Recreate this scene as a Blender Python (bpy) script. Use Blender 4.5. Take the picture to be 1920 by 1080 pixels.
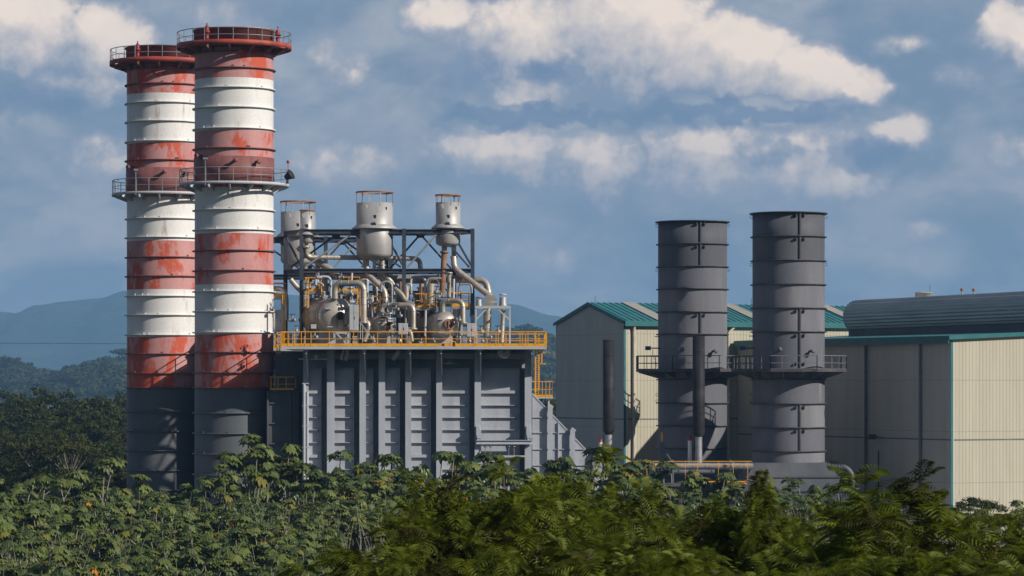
import bpy, math, random
from mathutils import Vector, Matrix
R = math.radians
for o in list(bpy.data.objects):
    bpy.data.objects.remove(o)
sc = bpy.context.scene
COL = sc.collection

# ------------------------------------------------------------------ camera
F = 5600.0          # focal length in pixels of the 1920 wide photograph
HC = 12.0           # eye height
HY = 720.0          # row of the horizon
cd = bpy.data.cameras.new("camera")
cam = bpy.data.objects.new("camera", cd)
COL.objects.link(cam)
cam.location = (0, 0, HC)
cam.rotation_euler = (R(90), 0, 0)
cd.sensor_width = 36
cd.lens = 36 * F / 1920
cd.shift_y = (HY - 540) / 1920
cd.clip_start = 0.5
cd.clip_end = 40000
cd.dof.use_dof = True
cd.dof.focus_distance = 228
cd.dof.aperture_fstop = 8.0
sc.camera = cam

# ------------------------------------------------------------------ light
SUN_AZ = 60.0       # degrees to the right of the direction back to the camera
SUN_EL = 29.0
a, e = R(SUN_AZ), R(SUN_EL)
sun_vec = Vector((math.sin(a) * math.cos(e), -math.cos(a) * math.cos(e), math.sin(e)))
ld = bpy.data.lights.new("sun", 'SUN')
ld.energy = 5.0
ld.angle = R(0.53)
ld.color = (1.0, 0.93, 0.83)
lo = bpy.data.objects.new("sun", ld)
COL.objects.link(lo)
lo.rotation_euler = sun_vec.to_track_quat('Z', 'Y').to_euler()
lo.location = (60, -40, 80)

cy = sc.cycles
cy.max_bounces = 5
cy.diffuse_bounces = 2
cy.glossy_bounces = 2
cy.transmission_bounces = 2
cy.transparent_max_bounces = 4
cy.volume_bounces = 0
cy.caustics_reflective = False
cy.caustics_refractive = False
sc.view_settings.view_transform = 'Standard'
sc.view_settings.look = 'None'
sc.view_settings.exposure = 0.0
sc.view_settings.gamma = 1.0

world = bpy.data.worlds.new("World")
sc.world = world
world.use_nodes = True
world.cycles.sampling_method = 'MANUAL'
world.cycles.sample_map_resolution = 256
wn = world.node_tree
wn.nodes.clear()


def nd(nt, t, **kw):
    n = nt.nodes.new(t)
    for k, v in kw.items():
        setattr(n, k, v)
    return n


def mth(nt, op, a, b=None, c=None, clamp=False):
    n = nt.nodes.new('ShaderNodeMath')
    n.operation = op
    n.use_clamp = clamp
    for i, v in enumerate((a, b, c)):
        if v is None:
            continue
        if isinstance(v, (int, float)):
            n.inputs[i].default_value = v
        else:
            nt.links.new(v, n.inputs[i])
    return n.outputs[0]


def vmth(nt, op, a, b=None):
    n = nt.nodes.new('ShaderNodeVectorMath')
    n.operation = op
    for i, v in enumerate((a, b)):
        if v is None:
            continue
        if isinstance(v, (tuple, list)):
            n.inputs[i].default_value = v
        else:
            nt.links.new(v, n.inputs[i])
    return n.outputs['Value'] if op in ('DOT_PRODUCT', 'LENGTH') else n.outputs[0]


def mixc(nt, fac, c1, c2, blend='MIX'):
    n = nt.nodes.new('ShaderNodeMix')
    n.data_type = 'RGBA'
    n.blend_type = blend
    for s, v in ((n.inputs[0], fac), (n.inputs[6], c1), (n.inputs[7], c2)):
        if isinstance(v, (int, float)):
            s.default_value = v
        elif isinstance(v, (tuple, list)):
            s.default_value = (*v[:3], 1)
        else:
            nt.links.new(v, s)
    return n.outputs[2]


def sstep(nt, v, lo, hi):
    n = nt.nodes.new('ShaderNodeMapRange')
    n.interpolation_type = 'SMOOTHSTEP'
    n.clamp = True
    nt.links.new(v, n.inputs['Value'])
    n.inputs['From Min'].default_value = lo
    n.inputs['From Max'].default_value = hi
    return n.outputs['Result']


def noise(nt, vec, scale, detail=4, rough=0.5, dist=0.0):
    n = nt.nodes.new('ShaderNodeTexNoise')
    n.inputs['Scale'].default_value = scale
    n.inputs['Detail'].default_value = detail
    n.inputs['Roughness'].default_value = rough
    n.inputs['Distortion'].default_value = dist
    if vec is not None:
        nt.links.new(vec, n.inputs['Vector'])
    return n.outputs['Fac']


# cloud banks: azimuth and elevation in hundredths of 1/56 rad  (centre, half sizes, weight)
def sk(px, py, rx, ry, amp):
    return ((px - 960) / 100, (HY - py) / 100, rx / 100, ry / 100, amp)


BRIGHT = [sk(40, 60, 160, 120, 1.0), sk(190, 90, 130, 95, .95), sk(150, 170, 120, 60, .7),
          sk(825, 35, 95, 60, .8), sk(990, 100, 190, 140, 1.0), sk(1170, 70, 220, 150, 1.1), sk(1330, 120, 220, 115, 1.05),
          sk(1500, 150, 150, 85, .9), sk(1610, 160, 90, 48, .8),
          sk(950, 285, 200, 90, .66), sk(1120, 310, 150, 100, .66), sk(1330, 300, 220, 100, .70), sk(1520, 310, 220, 110, .66),
          sk(1680, 250, 90, 50, .8), sk(1560, 390, 170, 70, .42), sk(1880, 70, 80, 80, .85), sk(1800, 150, 80, 40, .5),
          sk(1680, 85, 90, 26, .5), sk(200, 300, 130, 60, .5), sk(650, 320, 170, 70, .5), sk(1010, 480, 220, 60, .45),
          sk(1680, 440, 160, 40, .4), sk(1890, 290, 90, 50, .5), sk(640, 120, 90, 70, .4), sk(420, 40, 120, 60, .3)]
DARK = [sk(1000, 222, 240, 26, 1.0), sk(1400, 212, 300, 24, .9), sk(1020, 135, 62, 36, .8), sk(1630, 285, 85, 40, .75),
        sk(1440, 290, 60, 34, .5), sk(880, 130, 55, 90, .5), sk(60, 200, 140, 50, .8), sk(1180, 228, 80, 20, .6)]


def ellipses(nt, vec, lst, bias=0.0):
    tot = None
    for (cx, cy, rx, ry, amp) in lst:
        d = vmth(nt, 'MULTIPLY', vmth(nt, 'SUBTRACT', vec, (cx, cy, 0)), (1 / rx, 1 / ry, 0))
        q = vmth(nt, 'DOT_PRODUCT', d, d)
        v = mth(nt, 'MULTIPLY', mth(nt, 'SUBTRACT', 1.0, q, clamp=True), amp)
        tot = v if tot is None else mth(nt, 'MAXIMUM', tot, v)
    return tot


def cloud_group():
    g = bpy.data.node_groups.new("cloud_field", 'ShaderNodeTree')
    g.interface.new_socket("Vector", in_out='INPUT', socket_type='NodeSocketVector')
    g.interface.new_socket("Field", in_out='OUTPUT', socket_type='NodeSocketFloat')
    gi = g.nodes.new('NodeGroupInput')
    go = g.nodes.new('NodeGroupOutput')
    v = gi.outputs[0]
    nw = nd(g, 'ShaderNodeTexNoise')
    nw.inputs['Scale'].default_value = 1.3
    nw.inputs['Detail'].default_value = 3
    g.links.new(v, nw.inputs['Vector'])
    w = vmth(g, 'SUBTRACT', nw.outputs['Color'], (.5, .5, .5))
    wv = vmth(g, 'ADD', v, vmth(g, 'MULTIPLY', w, (1.0, .55, 0)))
    b = mth(g, 'MULTIPLY', ellipses(g, wv, BRIGHT), 1.5)
    d = ellipses(g, vmth(g, 'ADD', v, vmth(g, 'MULTIPLY', w, (1.3, .7, 0))), DARK)
    n1 = noise(g, v, 1.5, 11, .63, .1)
    vo = g.nodes.new('ShaderNodeTexVoronoi')
    vo.feature = 'SMOOTH_F1'
    vo.inputs['Scale'].default_value = 2.6
    vo.inputs['Smoothness'].default_value = .6
    vo.inputs['Detail'].default_value = 2.5
    g.links.new(vmth(g, 'ADD', v, vmth(g, 'MULTIPLY', w, (.35, .35, 0))), vo.inputs['Vector'])
    puff = mth(g, 'SUBTRACT', .45, vo.outputs['Distance'])
    f = mth(g, 'ADD', mth(g, 'ADD', b, mth(g, 'MULTIPLY', mth(g, 'SUBTRACT', n1, .5), 1.15)), mth(g, 'MULTIPLY', puff, .30))
    f = mth(g, 'SUBTRACT', f, mth(g, 'MULTIPLY', d, .8))
    g.links.new(f, go.inputs[0])
    return g


tc = nd(wn, 'ShaderNodeTexCoord')
sep = nd(wn, 'ShaderNodeSeparateXYZ')
wn.links.new(tc.outputs['Generated'], sep.inputs[0])
az = mth(wn, 'ARCTAN2', sep.outputs[0], sep.outputs[1])
el = mth(wn, 'ARCSINE', sep.outputs[2])
cmb = nd(wn, 'ShaderNodeCombineXYZ')
wn.links.new(mth(wn, 'MULTIPLY', az, F / 100), cmb.inputs[0])
wn.links.new(mth(wn, 'MULTIPLY', el, F / 100), cmb.inputs[1])
uv = cmb.outputs[0]
cg = cloud_group()
g1 = nd(wn, 'ShaderNodeGroup', node_tree=cg)
wn.links.new(uv, g1.inputs[0])
g2 = nd(wn, 'ShaderNodeGroup', node_tree=cg)
wn.links.new(vmth(wn, 'ADD', uv, (.42, .55, 0)), g2.inputs[0])
f1, f2 = g1.outputs[0], g2.outputs[0]
cover = mth(wn, 'MAXIMUM', mth(wn, 'MULTIPLY', sstep(wn, f1, -.38, .55), .72), sstep(wn, f1, .20, .66))
lit = mth(wn, 'ADD', mth(wn, 'MULTIPLY', mth(wn, 'SUBTRACT', f1, f2), .70), .42, clamp=True)
lit = mth(wn, 'MULTIPLY', lit, sstep(wn, f1, .0, 1.0))
lit = mth(wn, 'MULTIPLY', lit, mth(wn, 'ADD', .62, mth(wn, 'MULTIPLY', noise(wn, uv, .9, 4, .55), .72)), clamp=True)
lit = mth(wn, 'MULTIPLY', lit, mth(wn, 'ADD', .42, mth(wn, 'MULTIPLY', sstep(wn, el, R(2.0), R(6.4)), .58)))
skyt = nd(wn, 'ShaderNodeTexSky')
skyt.sky_type = 'NISHITA'
skyt.sun_disc = False
skyt.sun_elevation = R(SUN_EL)
skyt.sun_rotation = R(180 - SUN_AZ)
skyt.air_density = 1.0
skyt.dust_density = 0.6
SKY_S = 0.085
K = 1 / SKY_S
# thin grey-blue stratus that veils the low sky, broken by large soft patches
patch = noise(wn, vmth(wn, 'MULTIPLY', uv, (.32, .6, 1)), 1.0, 5, .55, .3)
DECK_A, DECK_B = (.185 * K, .27 * K, .385 * K), (.43 * K, .455 * K, .51 * K)
deck = mixc(wn, sstep(wn, patch, .37, .66), DECK_A, DECK_B)
behind = sstep(wn, sep.outputs[1], -.35, .45)  # unseen sky behind the camera, darkened to weaken fill light in the shadows
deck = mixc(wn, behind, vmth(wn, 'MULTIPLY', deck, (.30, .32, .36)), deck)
low = sstep(wn, el, R(50), R(10))
deck = mixc(wn, sstep(wn, el, R(8.5), R(26)), deck, vmth(wn, 'MULTIPLY', deck, (.42, .48, .58)))  # sky above the view darkened as well, to lower the ambient light
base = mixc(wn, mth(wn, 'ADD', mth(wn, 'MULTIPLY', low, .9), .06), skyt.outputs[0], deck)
ccol = mixc(wn, lit, (.25 * K, .32 * K, .44 * K), (1.0 * K, .85 * K, .73 * K))
nwk = nd(wn, 'ShaderNodeTexNoise')
nwk.inputs['Scale'].default_value = 1.9
nwk.inputs['Detail'].default_value = 5
wn.links.new(uv, nwk.inputs['Vector'])
dk = ellipses(wn, vmth(wn, 'ADD', uv, vmth(wn, 'MULTIPLY', vmth(wn, 'SUBTRACT', nwk.outputs['Color'], (.5, .5, .5)), (1.9, 1.0, 0))), DARK)
dkn = mth(wn, 'MULTIPLY', sstep(wn, dk, .05, .8), .75)
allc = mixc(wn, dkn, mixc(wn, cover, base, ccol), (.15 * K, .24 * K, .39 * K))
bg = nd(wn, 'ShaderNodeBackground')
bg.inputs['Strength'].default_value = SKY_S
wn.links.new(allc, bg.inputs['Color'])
wo = nd(wn, 'ShaderNodeOutputWorld')
wn.links.new(bg.outputs[0], wo.inputs['Surface'])

# ------------------------------------------------------------------ helpers


def P(px, py, D):
    return Vector(((px - 960) * D / F, D, HC + (HY - py) * D / F))


def ZP(py, D):
    return HC + (HY - py) * D / F


def XP(px, D):
    return (px - 960) * D / F


ORG = {}


class MB:
    def __init__(s):
        s.v, s.f, s.m, s.s = [], [], [], []

    def add(s, vs, fs, m=0, smooth=False):
        b = len(s.v)
        s.v.extend([tuple(v) for v in vs])
        for f in fs:
            s.f.append([b + i for i in f])
            s.m.append(m)
            s.s.append(smooth)

    def box(s, x0, x1, y0, y1, z0, z1, m=0):
        s.add([(x0, y0, z0), (x1, y0, z0), (x1, y1, z0), (x0, y1, z0), (x0, y0, z1), (x1, y0, z1), (x1, y1, z1), (x0, y1, z1)],
              [(0, 3, 2, 1), (4, 5, 6, 7), (0, 1, 5, 4), (1, 2, 6, 5), (2, 3, 7, 6), (3, 0, 4, 7)], m)

    def bar(s, p, q, w, h=None, m=0, up=(0, 0, 1)):
        h = w if h is None else h
        p, q = Vector(p), Vector(q)
        d = (q - p)
        if d.length < 1e-6:
            return
        d.normalize()
        up = Vector(up)
        if abs(d.dot(up)) > .98:
            up = Vector((0, 1, 0))
        sd = d.cross(up).normalized()
        u = sd.cross(d).normalized()
        vs = []
        for c in (p, q):
            for (i, j) in ((-1, -1), (1, -1), (1, 1), (-1, 1)):
                vs.append(c + sd * (w / 2 * i) + u * (h / 2 * j))
        s.add(vs, [(0, 3, 2, 1), (4, 5, 6, 7), (0, 1, 5, 4), (1, 2, 6, 5), (2, 3, 7, 6), (3, 0, 4, 7)], m)

    def hbeam(s, p, q, w, h, m=0, up=(0, 0, 1), t=None):
        """I section: two flanges and a web"""
        p, q, up = Vector(p), Vector(q), Vector(up)
        d = (q - p).normalized()
        if abs(d.dot(up)) > .98:
            up = Vector((0, 1, 0))
        sd = d.cross(up).normalized()
        u = sd.cross(d).normalized()
        t = t or h * .14
        for sg in (-1, 1):
            o = u * (sg * (h / 2 - t / 2))
            s.bar(p + o, q + o, w, t, m, up=u)
        s.bar(p, q, t, h - 2 * t, m, up=u)

    def tube(s, path, r, n=8, m=0, cap=True, r2=None):
        path = [Vector(p) for p in path]
        k = len(path)
        ref = None
        rings = []
        for i in range(k):
            if i == 0:
                d = path[1] - path[0]
            elif i == k - 1:
                d = path[-1] - path[-2]
            else:
                d = (path[i + 1] - path[i]).normalized() + (path[i] - path[i - 1]).normalized()
            d.normalize()
            if ref is None:
                ref = Vector((0, 0, 1)) if abs(d.z) < .9 else Vector((1, 0, 0))
            ref = (ref - d * ref.dot(d))
            if ref.length < 1e-4:
                ref = Vector((0, 1, 0)) - d * d.y
            ref.normalize()
            b = d.cross(ref)
            rr = r if r2 is None else r + (r2 - r) * i / (k - 1)
            rings.append([path[i] + ref * (math.cos(2 * math.pi * j / n) * rr) + b * (math.sin(2 * math.pi * j / n) * rr) for j in range(n)])
        vs = [v for rg in rings for v in rg]
        fs = []
        for i in range(k - 1):
            for j in range(n):
                j2 = (j + 1) % n
                fs.append((i * n + j, i * n + j2, (i + 1) * n + j2, (i + 1) * n + j))
        s.add(vs, fs, m, True)
        if cap:
            s.add(rings[0], [tuple(range(n - 1, -1, -1))], m)
            s.add(rings[-1], [tuple(range(n))], m)

    def lathe(s, c, prof, n=48, m=0, a0=0, a1=360, axis=None, smooth=True, mats=None):
        """prof: (radius, height) pairs along axis (default z); c the origin"""
        c = Vector(c)
        ax = Vector(axis).normalized() if axis is not None else Vector((0, 0, 1))
        e1 = Vector((1, 0, 0)) if abs(ax.x) < .9 else Vector((0, 1, 0))
        e1 = (e1 - ax * e1.dot(ax)).normalized()
        e2 = ax.cross(e1)
        full = abs(a1 - a0) >= 360
        nn = n if full else n + 1
        vs = []
        for (r, z) in prof:
            for j in range(nn):
                t = R(a0 + (a1 - a0) * j / n)
                vs.append(c + e1 * (math.cos(t) * r) + e2 * (math.sin(t) * r) + ax * z)
        for i in range(len(prof) - 1):
            fs = []
            for j in range(n):
                j2 = (j + 1) % nn
                fs.append((i * nn + j, i * nn + j2, (i + 1) * nn + j2, (i + 1) * nn + j))
            b = len(s.v)
            if i == 0:
                base = b
                s.v.extend([tuple(v) for v in vs])
            for f in fs:
                s.f.append([base + q for q in f])
                s.m.append(mats[i] if mats else m)
                s.s.append(smooth)

    def prism(s, pts, off, m=0):
        """closed polygon of 3-D points swept by off"""
        pts = [Vector(p) for p in pts]
        off = Vector(off)
        n = len(pts)
        vs = pts + [p + off for p in pts]
        fs = [tuple(range(n)), tuple(range(2 * n - 1, n - 1, -1))]
        for i in range(n):
            j = (i + 1) % n
            fs.append((j, i, n + i, n + j))
        s.add(vs, fs, m)

    def build(s, name, mats, parent=None, loc=None):
        me = bpy.data.meshes.new(name)
        o = bpy.data.objects.new(name, me)
        COL.objects.link(o)
        if parent is not None:
            org = ORG[parent.as_pointer()]
            o.parent = parent
        else:
            org = Vector(loc) if loc is not None else Vector((0, 0, 0))
            o.location = org
        ORG[o.as_pointer()] = org
        me.from_pydata([(v[0] - org[0], v[1] - org[1], v[2] - org[2]) for v in s.v], [], s.f)
        if not isinstance(mats, (list, tuple)):
            mats = [mats]
        for mm in mats:
            me.materials.append(mm)
        me.polygons.foreach_set('material_index', s.m)
        me.polygons.foreach_set('use_smooth', s.s)
        me.validate()
        me.update()
        return o


def tag(o, label=None, cat=None, group=None, kind=None):
    if label:
        o['label'] = label
    if cat:
        o['category'] = cat
    if group:
        o['group'] = group
    if kind:
        o['kind'] = kind
    return o


def thing(name, label, cat, loc=(0, 0, 0), group=None):
    o = bpy.data.objects.new(name, None)
    COL.objects.link(o)
    o.location = loc
    o.empty_display_size = .3
    ORG[o.as_pointer()] = Vector(loc)
    return tag(o, label, cat, group)


def kids(o):
    return list(o.children)


def dup(o, off=None, label=None, parent=None, skip=(), scale=None, rotz=None, loc=None):
    c = o.copy()
    COL.objects.link(c)
    if parent is not None:
        c.parent = parent
    else:
        if loc is not None:
            c.location = loc
        elif off is not None:
            c.location = Vector(o.location) + Vector(off)
        if scale is not None:
            c.scale = scale
        if rotz is not None:
            c.rotation_euler = (0, 0, rotz)
    if label:
        c['label'] = label
    for ch in kids(o):
        if ch.name.split('.')[0] in skip:
            continue
        dup(ch, parent=c)
    return c


def fillet(pts, rad, seg=5):
    pts = [Vector(p) for p in pts]
    out = [pts[0]]
    for i in range(1, len(pts) - 1):
        p, a_, b_ = pts[i], pts[i - 1] - pts[i], pts[i + 1] - pts[i]
        r = min(rad, a_.length * .49, b_.length * .49)
        s_, e_ = p + a_.normalized() * r, p + b_.normalized() * r
        for k in range(seg + 1):
            t = k / seg
            out.append(s_ * (1 - t) ** 2 + p * (2 * t * (1 - t)) + e_ * t * t)
    out.append(pts[-1])
    return out


# ------------------------------------------------------------------ materials


def base_mat(name):
    m = bpy.data.materials.new(name)
    m.use_nodes = True
    nt = m.node_tree
    b = nt.nodes.get('Principled BSDF')
    geo = nd(nt, 'ShaderNodeNewGeometry')
    return m, nt, b, geo.outputs['Position']


def paint(name, c1, c2=None, scale=.6, lo=.4, hi=.7, rough=.6, metal=0.0, streak=1.0, bump=.0, bscale=3, c3=None, s3=2.5, lo3=.6, hi3=.66, spec=.4):
    """c1 with weathering c2 by stretched noise, sharp edged chips c3"""
    m, nt, b, pos = base_mat(name)
    v = vmth(nt, 'MULTIPLY', pos, (1, 1, 1 / streak)) if streak != 1 else pos
    col = c1
    if c2 is not None:
        f = sstep(nt, noise(nt, v, scale, 6, .6), lo, hi)
        col = mixc(nt, f, c1, c2)
    if c3 is not None:
        f3 = sstep(nt, noise(nt, v, s3, 8, .68, .2), lo3, hi3)
        col = mixc(nt, f3, col, c3)
    # fine grain
    g = noise(nt, pos, 9, 3, .6)
    col = mixc(nt, mth(nt, 'MULTIPLY', sstep(nt, g, .3, .8), .16), col, (0.02, 0.02, 0.02))
    if isinstance(col, tuple):
        b.inputs['Base Color'].default_value = (*col, 1)
    else:
        nt.links.new(col, b.inputs['Base Color'])
    rr = mth(nt, 'ADD', mth(nt, 'MULTIPLY', noise(nt, pos, 2.2, 4, .6), .3), rough - .15)
    nt.links.new(rr, b.inputs['Roughness'])
    b.inputs['Metallic'].default_value = metal
    b.inputs['Specular IOR Level'].default_value = spec
    if bump:
        bp = nd(nt, 'ShaderNodeBump')
        bp.inputs['Strength'].default_value = bump
        bp.inputs['Distance'].default_value = .05
        nt.links.new(noise(nt, pos, bscale, 4, .55), bp.inputs['Height'])
        nt.links.new(bp.outputs[0], b.inputs['Normal'])
    return m


def cladding(name, c1, c2, axis, pitch, depth=.5, rough=.55, c3=None):
    """ribbed sheet: ribs run up, spaced along the horizontal direction axis"""
    m, nt, b, pos = base_mat(name)
    d = vmth(nt, 'DOT_PRODUCT', pos, axis)
    w = mth(nt, 'SINE', mth(nt, 'MULTIPLY', d, 2 * math.pi / pitch))
    rib = sstep(nt, w, -.2, .7)
    # sheets: each about a metre wide, slightly different in tone
    sh = nd(nt, 'ShaderNodeTexWhiteNoise', noise_dimensions='1D')
    nt.links.new(mth(nt, 'FLOOR', mth(nt, 'MULTIPLY', d, 1 / 1.05)), sh.inputs['W'])
    st = noise(nt, vmth(nt, 'MULTIPLY', pos, (1, 1, .12)), 1.1, 6, .6)
    col = mixc(nt, sstep(nt, st, .4, .75), c1, c2)
    col = mixc(nt, mth(nt, 'MULTIPLY', sh.outputs['Value'], .13), col, (.1, .1, .1))
    col = mixc(nt, mth(nt, 'MULTIPLY', rib, .10), col, tuple(x * .5 for x in c1))
    spz = nd(nt, 'ShaderNodeSeparateXYZ')
    nt.links.new(pos, spz.inputs[0])
    lap = mth(nt, 'LESS_THAN', mth(nt, 'FRACT', mth(nt, 'MULTIPLY', mth(nt, 'ADD', spz.outputs[2], mth(nt, 'MULTIPLY', sh.outputs['Value'], .05)), 1 / 4.1)), .014)
    col = mixc(nt, mth(nt, 'MULTIPLY', lap, .35), col, (.1, .1, .1))
    run = sstep(nt, noise(nt, vmth(nt, 'MULTIPLY', pos, (1, 1, .05)), 2.8, 6, .65), .58, .85)
    col = mixc(nt, mth(nt, 'MULTIPLY', run, .35), col, (.20, .165, .12))
    if c3:
        col = mixc(nt, sstep(nt, noise(nt, vmth(nt, 'MULTIPLY', pos, (1, 1, .08)), 2.3, 5, .7), .68, .8), col, c3)
    nt.links.new(col, b.inputs['Base Color'])
    b.inputs['Roughness'].default_value = rough
    bp = nd(nt, 'ShaderNodeBump')
    bp.inputs['Strength'].default_value = depth
    bp.inputs['Distance'].default_value = .04
    nt.links.new(rib, bp.inputs['Height'])
    nt.links.new(bp.outputs[0], b.inputs['Normal'])
    return m


def leafmat(name, c1, c2, trans=.25, rough=.5, spec=.4):
    m = bpy.data.materials.new(name)
    m.use_nodes = True
    nt = m.node_tree
    b = nt.nodes.get('Principled BSDF')
    geo = nd(nt, 'ShaderNodeNewGeometry')
    wn_ = nd(nt, 'ShaderNodeTexNoise')
    wn_.inputs['Scale'].default_value = .9
    nt.links.new(geo.outputs['Position'], wn_.inputs['Vector'])
    f = mth(nt, 'ADD', mth(nt, 'MULTIPLY', geo.outputs['Random Per Island'], .6), mth(nt, 'MULTIPLY', sstep(nt, wn_.outputs['Fac'], .35, .65), .4))
    col = mixc(nt, f, c1, c2)
    nt.links.new(col, b.inputs['Base Color'])
    b.inputs['Roughness'].default_value = rough
    b.inputs['Specular IOR Level'].default_value = spec
    if trans:
        tr = nd(nt, 'ShaderNodeBsdfTranslucent')
        nt.links.new(mixc(nt, .5, col, (c2[0] * 1.2, c2[1] * 1.2, c2[2] * .5)), tr.inputs['Color'])
        mx = nd(nt, 'ShaderNodeMixShader')
        mx.inputs[0].default_value = trans
        nt.links.new(b.outputs[0], mx.inputs[1])
        nt.links.new(tr.outputs[0], mx.inputs[2])
        nt.links.new(mx.outputs[0], nt.nodes['Material Output'].inputs['Surface'])
    return m


M = {}
M['white'] = paint('white_paint', (.74, .73, .71), (.62, .62, .60), .35, .45, .8, .55, streak=5, c3=(.36, .29, .25), s3=1.3, lo3=.54, hi3=.78)
M['red'] = paint('faded_red_paint', (.54, .275, .26), (.44, .19, .185), .5, .35, .7, .7, streak=2.2, c3=(.52, .085, .038), s3=.48, lo3=.495, hi3=.57)
M['dred'] = paint('dark_red_paint', (.21, .075, .07), (.30, .12, .11), .8, .4, .7, .65, streak=3, c3=(.13, .04, .035), s3=1.2, lo3=.55, hi3=.7)
M['rimred'] = paint('rim_red_paint', (.42, .065, .035), (.22, .05, .04), 1.2, .4, .7, .6)
M['dgrey'] = paint('stack_base_grey', (.100, .112, .125), (.135, .142, .148), .4, .4, .75, .6, streak=4)
M['flange'] = paint('flange_grey', (.20, .19, .19), (.30, .12, .09), 1.5, .45, .7, .6)
M['dark'] = paint('dark_grey_steel_paint', (.132, .137, .160), (.18, .18, .20), .32, .38, .75, .62, streak=4, c3=(.30, .28, .265), s3=.75, lo3=.58, hi3=.80, bump=.08, bscale=1.2, spec=.2)
M['dark_b'] = paint('dark_grey_steel_paint_sooty', (.092, .096, .112), (.132, .133, .148), .4, .38, .75, .62, streak=4, c3=(.27, .25, .235), s3=.7, lo3=.60, hi3=.82, bump=.08, bscale=1.2, spec=.2)
M['dark_c'] = paint('dark_grey_steel_paint_chalky', (.152, .156, .178), (.22, .218, .232), .5, .36, .7, .66, streak=5, c3=(.16, .11, .09), s3=.8, lo3=.68, hi3=.82, bump=.08, bscale=1.2, spec=.2)
M['darkrim'] = paint('dark_flange_paint', (.055, .055, .062), (.16, .12, .10), 1.4, .5, .75, .6)
M['casing'] = paint('casing_grey_paint', (.47, .49, .535), (.36, .38, .42), .55, .40, .68, .55, streak=3.5, c3=(.30, .25, .20), s3=.9, lo3=.64, hi3=.82, bump=.05, bscale=.9)
M['casing2'] = paint('column_grey_paint', (.47, .50, .555), (.39, .415, .455), .8, .45, .72, .5, streak=5)
M['duct'] = paint('outlet_duct_grey', (.075, .082, .095), (.115, .12, .13), .5, .4, .7, .55, streak=5)
M['frame'] = paint('blue_black_steel', (.045, .055, .08), (.085, .09, .11), 1.2, .4, .75, .5)
M['galv'] = paint('galvanised_steel', (.36, .37, .38), (.26, .27, .28), 1.5, .4, .7, .45, .35)
M['silo'] = paint('silencer_steel', (.47, .46, .45), (.36, .35, .34), .9, .4, .7, .5, .25, streak=6, c3=(.22, .15, .11), s3=1.6, lo3=.70, hi3=.80)
M['alu'] = paint('insulation_cladding', (.52, .47, .40), (.36, .315, .26), .9, .35, .7, .45, .45, c3=(.22, .13, .08), s3=1.3, lo3=.66, hi3=.78, bump=.15, bscale=5)
M['rust'] = paint('rusted_steel', (.24, .12, .07), (.33, .20, .13), 2, .4, .7, .8)
M['yel'] = paint('yellow_safety_paint', (.86, .40, .014), (.74, .30, .012), 1.2, .4, .75, .5)
M['lgrey'] = paint('pale_grey_paint', (.50, .51, .53), (.42, .43, .45), 1, .4, .75, .5)
M['black'] = paint('black_steel', (.022, .022, .026), (.04, .04, .045), 1, .4, .7, .6, spec=.15)
M['tank'] = paint('roof_tank_paint', (.56, .53, .44), (.45, .41, .33), 1, .4, .7, .6)
M['teal'] = paint('teal_trim', (.007, .12, .135), (.016, .15, .16), .7, .4, .7, .45)
M['blue'] = paint('blue_enamel', (.02, .07, .18), None, rough=.4)
M['bred'] = paint('beacon_red', (.33, .035, .03), (.2, .03, .03), 3, .4, .7, .4)
M['concrete'] = paint('concrete', (.33, .32, .30), (.24, .23, .22), .3, .4, .7, .85)
THETA = R(27)
U = Vector((math.cos(THETA), math.sin(THETA), 0))       # along the lit walls
N = Vector((math.sin(THETA), -math.cos(THETA), 0))      # out of the lit walls, toward the camera
M['wallA'] = cladding('cream_cladding', (.47, .435, .335), (.42, .39, .29), tuple(U), .33, .55)
M['wallB'] = cladding('cream_cladding_gable', (.46, .44, .39), (.40, .38, .335), tuple(N), .33, .2, c3=(.30, .20, .15))
M['roof'] = cladding('teal_roof_sheet', (.03, .19, .20), (.07, .24, .245), tuple(U), .62, .9, .4)
M['rooflight'] = cladding('beige_roof_sheet', (.40, .36, .31), (.32, .29, .26), tuple(U), .31, .6, .6)


def barrelmat():
    m, nt, b, pos = base_mat('corrugated_grey_sheet')
    g = nd(nt, 'ShaderNodeTexCoord')
    sp = nd(nt, 'ShaderNodeSeparateXYZ')
    nt.links.new(pos, sp.inputs[0])
    st = noise(nt, vmth(nt, 'MULTIPLY', pos, (.25, .25, 2)), .8, 6, .6)
    col = mixc(nt, sstep(nt, st, .35, .7), (.50, .49, .475), (.39, .385, .38))
    nt.links.new(col, b.inputs['Base Color'])
    b.inputs['Roughness'].default_value = .6
    b.inputs['Metallic'].default_value = .2
    return m


M['barrel'] = barrelmat()
#@@PART2
# ------------------------------------------------------------------ railings and round platforms


def ring(mb, c, r, z, t, n=40, m=0):
    mb.tube([(c[0] + r * math.cos(2 * math.pi * i / n), c[1] + r * math.sin(2 * math.pi * i / n), z) for i in range(n + 1)], t, 5, m, cap=False)


def rail(mb, path, h=1.1, step=1.2, t=.03, mids=(.5,), toe=0.0, m=0, closed=False):
    path = [Vector(p) for p in path]
    if closed:
        path = path + [path[0]]
    up = Vector((0, 0, 1))
    for a_, b_ in zip(path[:-1], path[1:]):
        L = (b_ - a_).length
        k = max(1, round(L / step))
        for i in range(k + 1):
            p = a_.lerp(b_, i / k)
            mb.bar(p, p + up * h, t * 1.7, t * 1.7, m, up=(0, 1, 0))
        mb.bar(a_ + up * h, b_ + up * h, t * 2, t * 2, m)
        for q in mids:
            mb.bar(a_ + up * (h * q), b_ + up * (h * q), t * 1.4, t * 1.4, m)
        if toe:
            mb.bar(a_ + up * (toe / 2 + .02), b_ + up * (toe / 2 + .02), .02, toe, m)


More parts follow.
